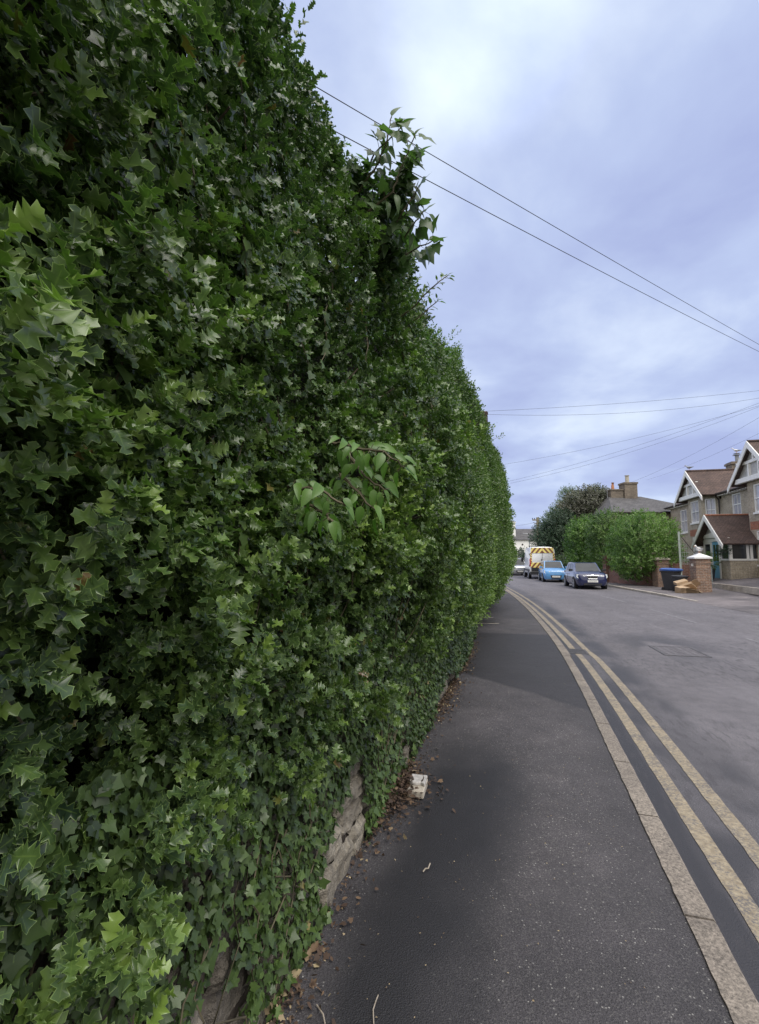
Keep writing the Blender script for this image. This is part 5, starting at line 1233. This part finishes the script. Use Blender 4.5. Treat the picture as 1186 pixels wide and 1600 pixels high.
m=MB(); m.box(20,31.6,3.3,3.42,.2,.47); o=m.build('driveway_edging',M['kerb_pale']); o.location=hloc(0,0,0); o.rotation_euler.z=math.pi/2-HH; o['kind']='structure'
# pot, hanging basket
pp=hloc(28.9,2.65,.55); t=empty('potted_shrub',pp,0,'round green shrub in a dark blue pot beside the porch door','potted plant')
m=MB(); m.tube([(0,0,0),(0,0,.04),(0,0,.5),(0,0,.56)],[.20,.23,.29,.31],16); m.build('pot',M['pot'],t,smooth=True); crown('foliage',[(0,0,.95,.42,.42,.42)],170,.07,M['laurel_dark'],t,sl=.15)
pp=hloc(28.0,2.3,1.95); t=empty('hanging_basket',pp,0,'dark trailing hanging basket under the corner of the porch roof','hanging basket')
m=MB(); m.tube([(0,0,.12),(0,0,.50)],.006,4); m.tube([(0,0,.0),(0,0,.12)],[.10,.2],12); m.build('basket',M['pipe'],t); crown('foliage',[(0,0,.10,.27,.27,.26)],110,.06,M['darkgreen'],t,sl=.12)
# seagulls
def gull(loc,rz_,label,s=1.0,mat='gull_white',stand=True):
    t=empty('seagull',loc,rz_,label,'bird','gulls perched on the house and gate pier')
    m=MB(); prof=[(-.22,.005,.16),(-.14,.035,.165),(-.02,.075,.17),(.08,.07,.19),(.13,.045,.235),(.155,.038,.28),(.185,.040,.31),(.215,.030,.312),(.235,.012,.306)]
    m.loft([[(x*s,math.cos(k*math.pi/5)*r_*s,(z+math.sin(k*math.pi/5)*r_*1.0)*s) for k in range(10)] for x,r_,z in prof]); m.build('body',M[mat],t,smooth=True)
    for q in (1,-1):
        w_=MB(); w_.loft([[(.08*s,q*.066*s,.21*s),(.08*s,q*.076*s,.20*s),(.06*s,q*.070*s,.15*s)],[(-.08*s,q*.07*s,.21*s),(-.08*s,q*.082*s,.19*s),(-.08*s,q*.066*s,.14*s)],[(-.27*s,q*.015*s,.185*s),(-.27*s,q*.025*s,.18*s),(-.27*s,q*.015*s,.17*s)]]); w_.build('wing',M['gull_grey'],t,smooth=True)
        l=MB(); l.tube([(0,q*.03*s,.11*s),(.005*s,q*.03*s,.0)],.006*s,5); l.build('leg',M['amber'],t)
    b=MB(); b.tube([(.23*s,0,.306*s),(.285*s,0,.29*s)],[.012*s,.004*s],6); b.build('beak',M['amber'],t)
gull((p3.x,p3.y,.10+1.55+.24),R(200),'white gull standing on the white cap of the brick gate pier',1.15)
gull(hloc(38.45,-3.3,9.09),R(160),'gull standing on top of the chimney cowl',1.2)
gull(hloc(35.4,.9,7.50),R(120),'dark gull at the very tip of the left gable ridge',1.1,'gull_grey')
gull(hloc(35.4,-1.9,7.50),R(60),'dark gull on the left gable ridge halfway to the chimney',1.1,'gull_grey')

# slate roofed house
def slate_house():
    t=empty('slate_house',(0,0,0),0,'brick house with a grey hipped slate roof and two chimneys behind the laurels','house')
    x0,x1,y0,y1=18.8,26.5,38.2,45.5; e=5.35; m=MB(); m.box(x0,x1,y0,y1,.2,e-.04); m.build('wall',M['stock_brick'],t)
    o=.35; rg=MB(); a,b=(20.1,41.8,7.05),(22.9,41.8,7.05)
    c=[(x0-o,y0-o,e-.05),(x1+o,y0-o,e-.05),(x1+o,y1+o,e-.05),(x0-o,y1+o,e-.05)]
    roofslab(rg,[c[0],c[1],b,a]); roofslab(rg,[c[1],c[2],b]); roofslab(rg,[c[2],c[3],a,b]); roofslab(rg,[c[3],c[0],a]); r_=rg.build('roof',M['slate'],t)
    m=MB(); m.tube([c[0],c[1]],.06,8); m.build('gutter',M['pipe'],t)
    m=MB(); m.box(21.3,22.4,41.3,42.3,6.6,8.25); m.box(21.24,22.46,41.24,42.36,8.1,8.25); m.build('chimney',M['chimney_brick'],r_)
    m=MB(); m.box(20.15,21.25,41.45,42.2,6.6,7.55); m.box(20.08,21.25,41.38,42.27,7.55,7.66); m.build('chimney',M['chimney_brick'],r_)
    m=MB(); m.tube([(21.8,41.8,8.25),(21.8,41.8,8.85)],[.17,.15],12); m.cyl((21.8,41.8,8.88),(0,0,1),.2,.04,12); m.build('chimney_pot',M['render'],r_)
    m=MB(); m.tube([(20.5,41.8,7.66),(20.5,41.8,8.05),(20.52,41.8,8.28)],[.14,.11,.13],12); m.build('chimney_pot',M['terracotta'],r_)
    m=MB(); m.tube([(19.9,41.6,6.9),(19.9,41.6,7.9)],.02,5); m.tube([(19.6,41.6,7.9),(20.2,41.6,7.75)],.015,4)
    for k in range(5): m.tube([(19.65+k*.12,41.45,7.88-k*.03),(19.65+k*.12,41.75,7.88-k*.03)],.01,4)
    m.build('aerial',M['galv'],r_)
    m=MB(); m.box(19.5,20.3,y0-.04,y0+.02,3.2,4.6); m.build('window',M['white_wood'],t); m=MB(); m.box(19.57,20.23,y0-.045,y0-.03,3.27,4.53); 
    m.build('pane',M['curtain_pane'],[k for k in bpy.data.objects if k.name.startswith('window') and k.parent==t][0])
slate_house()
# far white house
def white_house():
    p=gat(800,90); t=empty('white_house',(p.x,p.y,0),R(-4),'far white rendered house with a dark slate roof and a white chimney','house')
    m=MB(); m.box(-8,7,0,8,-.2,5.2); m.build('wall',M['white_wall'],t)
    rf=MB(); roofslab(rf,[(-8.3,-.3,5.1),(7.3,-.3,5.1),(7.3,4,7.35),(-8.3,4,7.35)]); roofslab(rf,[(-8.3,8.3,5.1),(7.3,8.3,5.1),(7.3,4,7.35),(-8.3,4,7.35)]); r_=rf.build('roof',M['slate'],t)
    m=MB(); m.box(.15,1.0,1.0,1.9,5.3,8.3); m.box(.05,1.1,.9,2.0,8.3,8.55); m.build('chimney',M['white_wall'],r_)
    m=MB(); m.tube([(.58,1.45,8.55),(.58,1.45,8.75)],[.3,.38],10); m.build('chimney_pot',M['pipe'],r_)
    for i,(x,z) in enumerate(((1.1,1.9),(-3.2,1.9),(4.6,1.9))):
        m=MB(); m.box(x,x+1.2,-.05,.02,z,z+1.4); w_=m.build('window',M['white_wood'],t)
        m=MB()
        for a in range(3):
            for b in range(4): m.box(x+.07+a*.37,x+.39+a*.37,-.06,-.04,z+.07+b*.325,z+.35+b*.325)
        m.build('pane',M['dark_pane'],w_)
    m=MB(); m.cyl((2.0,-.06,4.2),(0,1,0),.16,.06,12); m.build('wall_vent',M['pipe'],t)
white_house()
brickwall('far_wall',gat(770,72),gat(822,70),.3,0,1.35,'render','pale rendered garden wall in front of the far white house')
# house behind the hedge: only its roof corner shows
def hidden_house():
    t=empty('tiled_house',(0,0,0),R(-3),'house hidden behind the hedge, only the corner of its brown tiled roof showing','house')
    c=at(760,636,20.0); X,Y,E=c.x,c.y,7.75
    t.location=(X,Y,0); m=MB(); m.box(-9,-.25,.25,8,0,E-.02); m.build('wall',M['stock_brick'],t)
    rf=MB(); roofslab(rf,[(-9.3,0,E),(0,0,E),(-4,4.2,E+2.1),(-5,4.2,E+2.1)],.14); roofslab(rf,[(0,0,E),(0,8.3,E),(-4,4.2,E+2.1)],.14); roofslab(rf,[(-9.3,8.3,E),(0,8.3,E),(-4,4.2,E+2.1),(-5,4.2,E+2.1)],.14); roofslab(rf,[(-9.3,0,E),(-9.3,8.3,E),(-5,4.2,E+2.1)],.14)
    r_=rf.build('roof',M['tile'],t)
    m=MB(); n=12
    for i in range(n):
        a=Vector((0,0,E+.06)).lerp(Vector((-4,4.2,E+2.16)),i/n); b=Vector((0,0,E+.06)).lerp(Vector((-4,4.2,E+2.16)),(i+.9)/n); m.tube([a,b],[.11,.09],7)
    m.build('hip_tiles',M['tile'],r_)
    m=MB(); m.box(-9.3,.02,-.05,.0,E-.32,E-.02); m.box(.0,.05,0,8.3,E-.32,E-.02); m.build('fascia',M['pipe'],t)
hidden_house()
# ------------------------------------------------------------------ poles, lamp, cables
pp=gat(842,46.5); t=empty('telegraph_pole',(pp.x,pp.y,0),0,'weathered wooden telegraph pole standing behind the white van','pole')
m=MB(); m.tube([(0,0,-.2),(0,0,5.62)],[.17,.13],12); m.build('pole',M['pole_wood'],t,smooth=True)
m=MB(); m.box(-.5,.12,-.06,.06,5.3,5.42); m.box(-.3,.3,-.05,.05,4.95,5.05); m.build('cross_arm',M['pole_wood'],t)
m=MB()
for x in (-.5,-.3,-.1,.2): m.tube([(x,0,5.42),(x,0,5.56)],.04,6)
m.build('insulators',M['black_plastic'],t)
pp=gat(828,76); t=empty('street_lamp',(pp.x,pp.y,0),0,'thin grey street lamp with a short arm by the far white house','street lamp')
m=MB(); m.tube([(0,0,-.1),(0,0,1.2),(0,0,5.3),(-.15,0,5.48),(-.5,0,5.5)],[.13,.10,.09,.08,.07],8); m.build('column',M['galv'],t,smooth=True)
m=MB(); m.box(-.95,-.45,-.12,.12,5.44,5.58); m.build('lamp_head',M['galv'],t,bevel=.03)
def cable(pts,r,label,group,sag=0):
    (a,b)=pts; b_=[]
    for i in range(25):
        u=i/24; p=a.lerp(b,u); p.z-=sag*4*u*(1-u); b_.append(p-a)
    m=MB(); m.tube(b_,r,5); o=m.build('overhead_cable',M['cable'],smooth=True); o.location=a
    return tag(o,label,'cable',group)
G1='pair of close overhead cables crossing the sky'
cable((at(440,104,7),at(1250,574,24)),.008,'upper of the two long thick cables slanting across the sky',G1,.06)
cable((at(480,182,7),at(1250,580,24)),.008,'lower of the two long thick cables slanting across the sky',G1,.10)
G2='thin fan of service wires meeting off the right edge'
fan=[((748,643,20.3),(1240,604,24),.15,'highest thin wire leaving the tiled roof corner'),((748,647,20.3),(1240,612,24),.45,'second wire leaving the tiled roof corner, sagging just below the first'),
((785,726,30),(1240,618,25),.3,'faint wire of the fan just under the two from the roof corner'),((795,752,34),(1240,609,25),.35,'darkest wire of the lower fan, starting at the hedge edge'),
((798,755,34),(1240,614,25),.45,'wire running close below the darkest one of the fan'),((940,770,44),(1240,620,25),.5,'faint lower wire running above the slate roof'),
((1010,750,50),(1240,650,25),.3,'faintest wire of the fan, nearest the gabled house'),]
for a,b,sg,l in fan: cable((at(*a),at(*b)),.006,l,G2,sg)
cable((at(800,822,88),at(841,815,62)),.016,'short wire from the far white house to the wooden telegraph pole',None,.1)
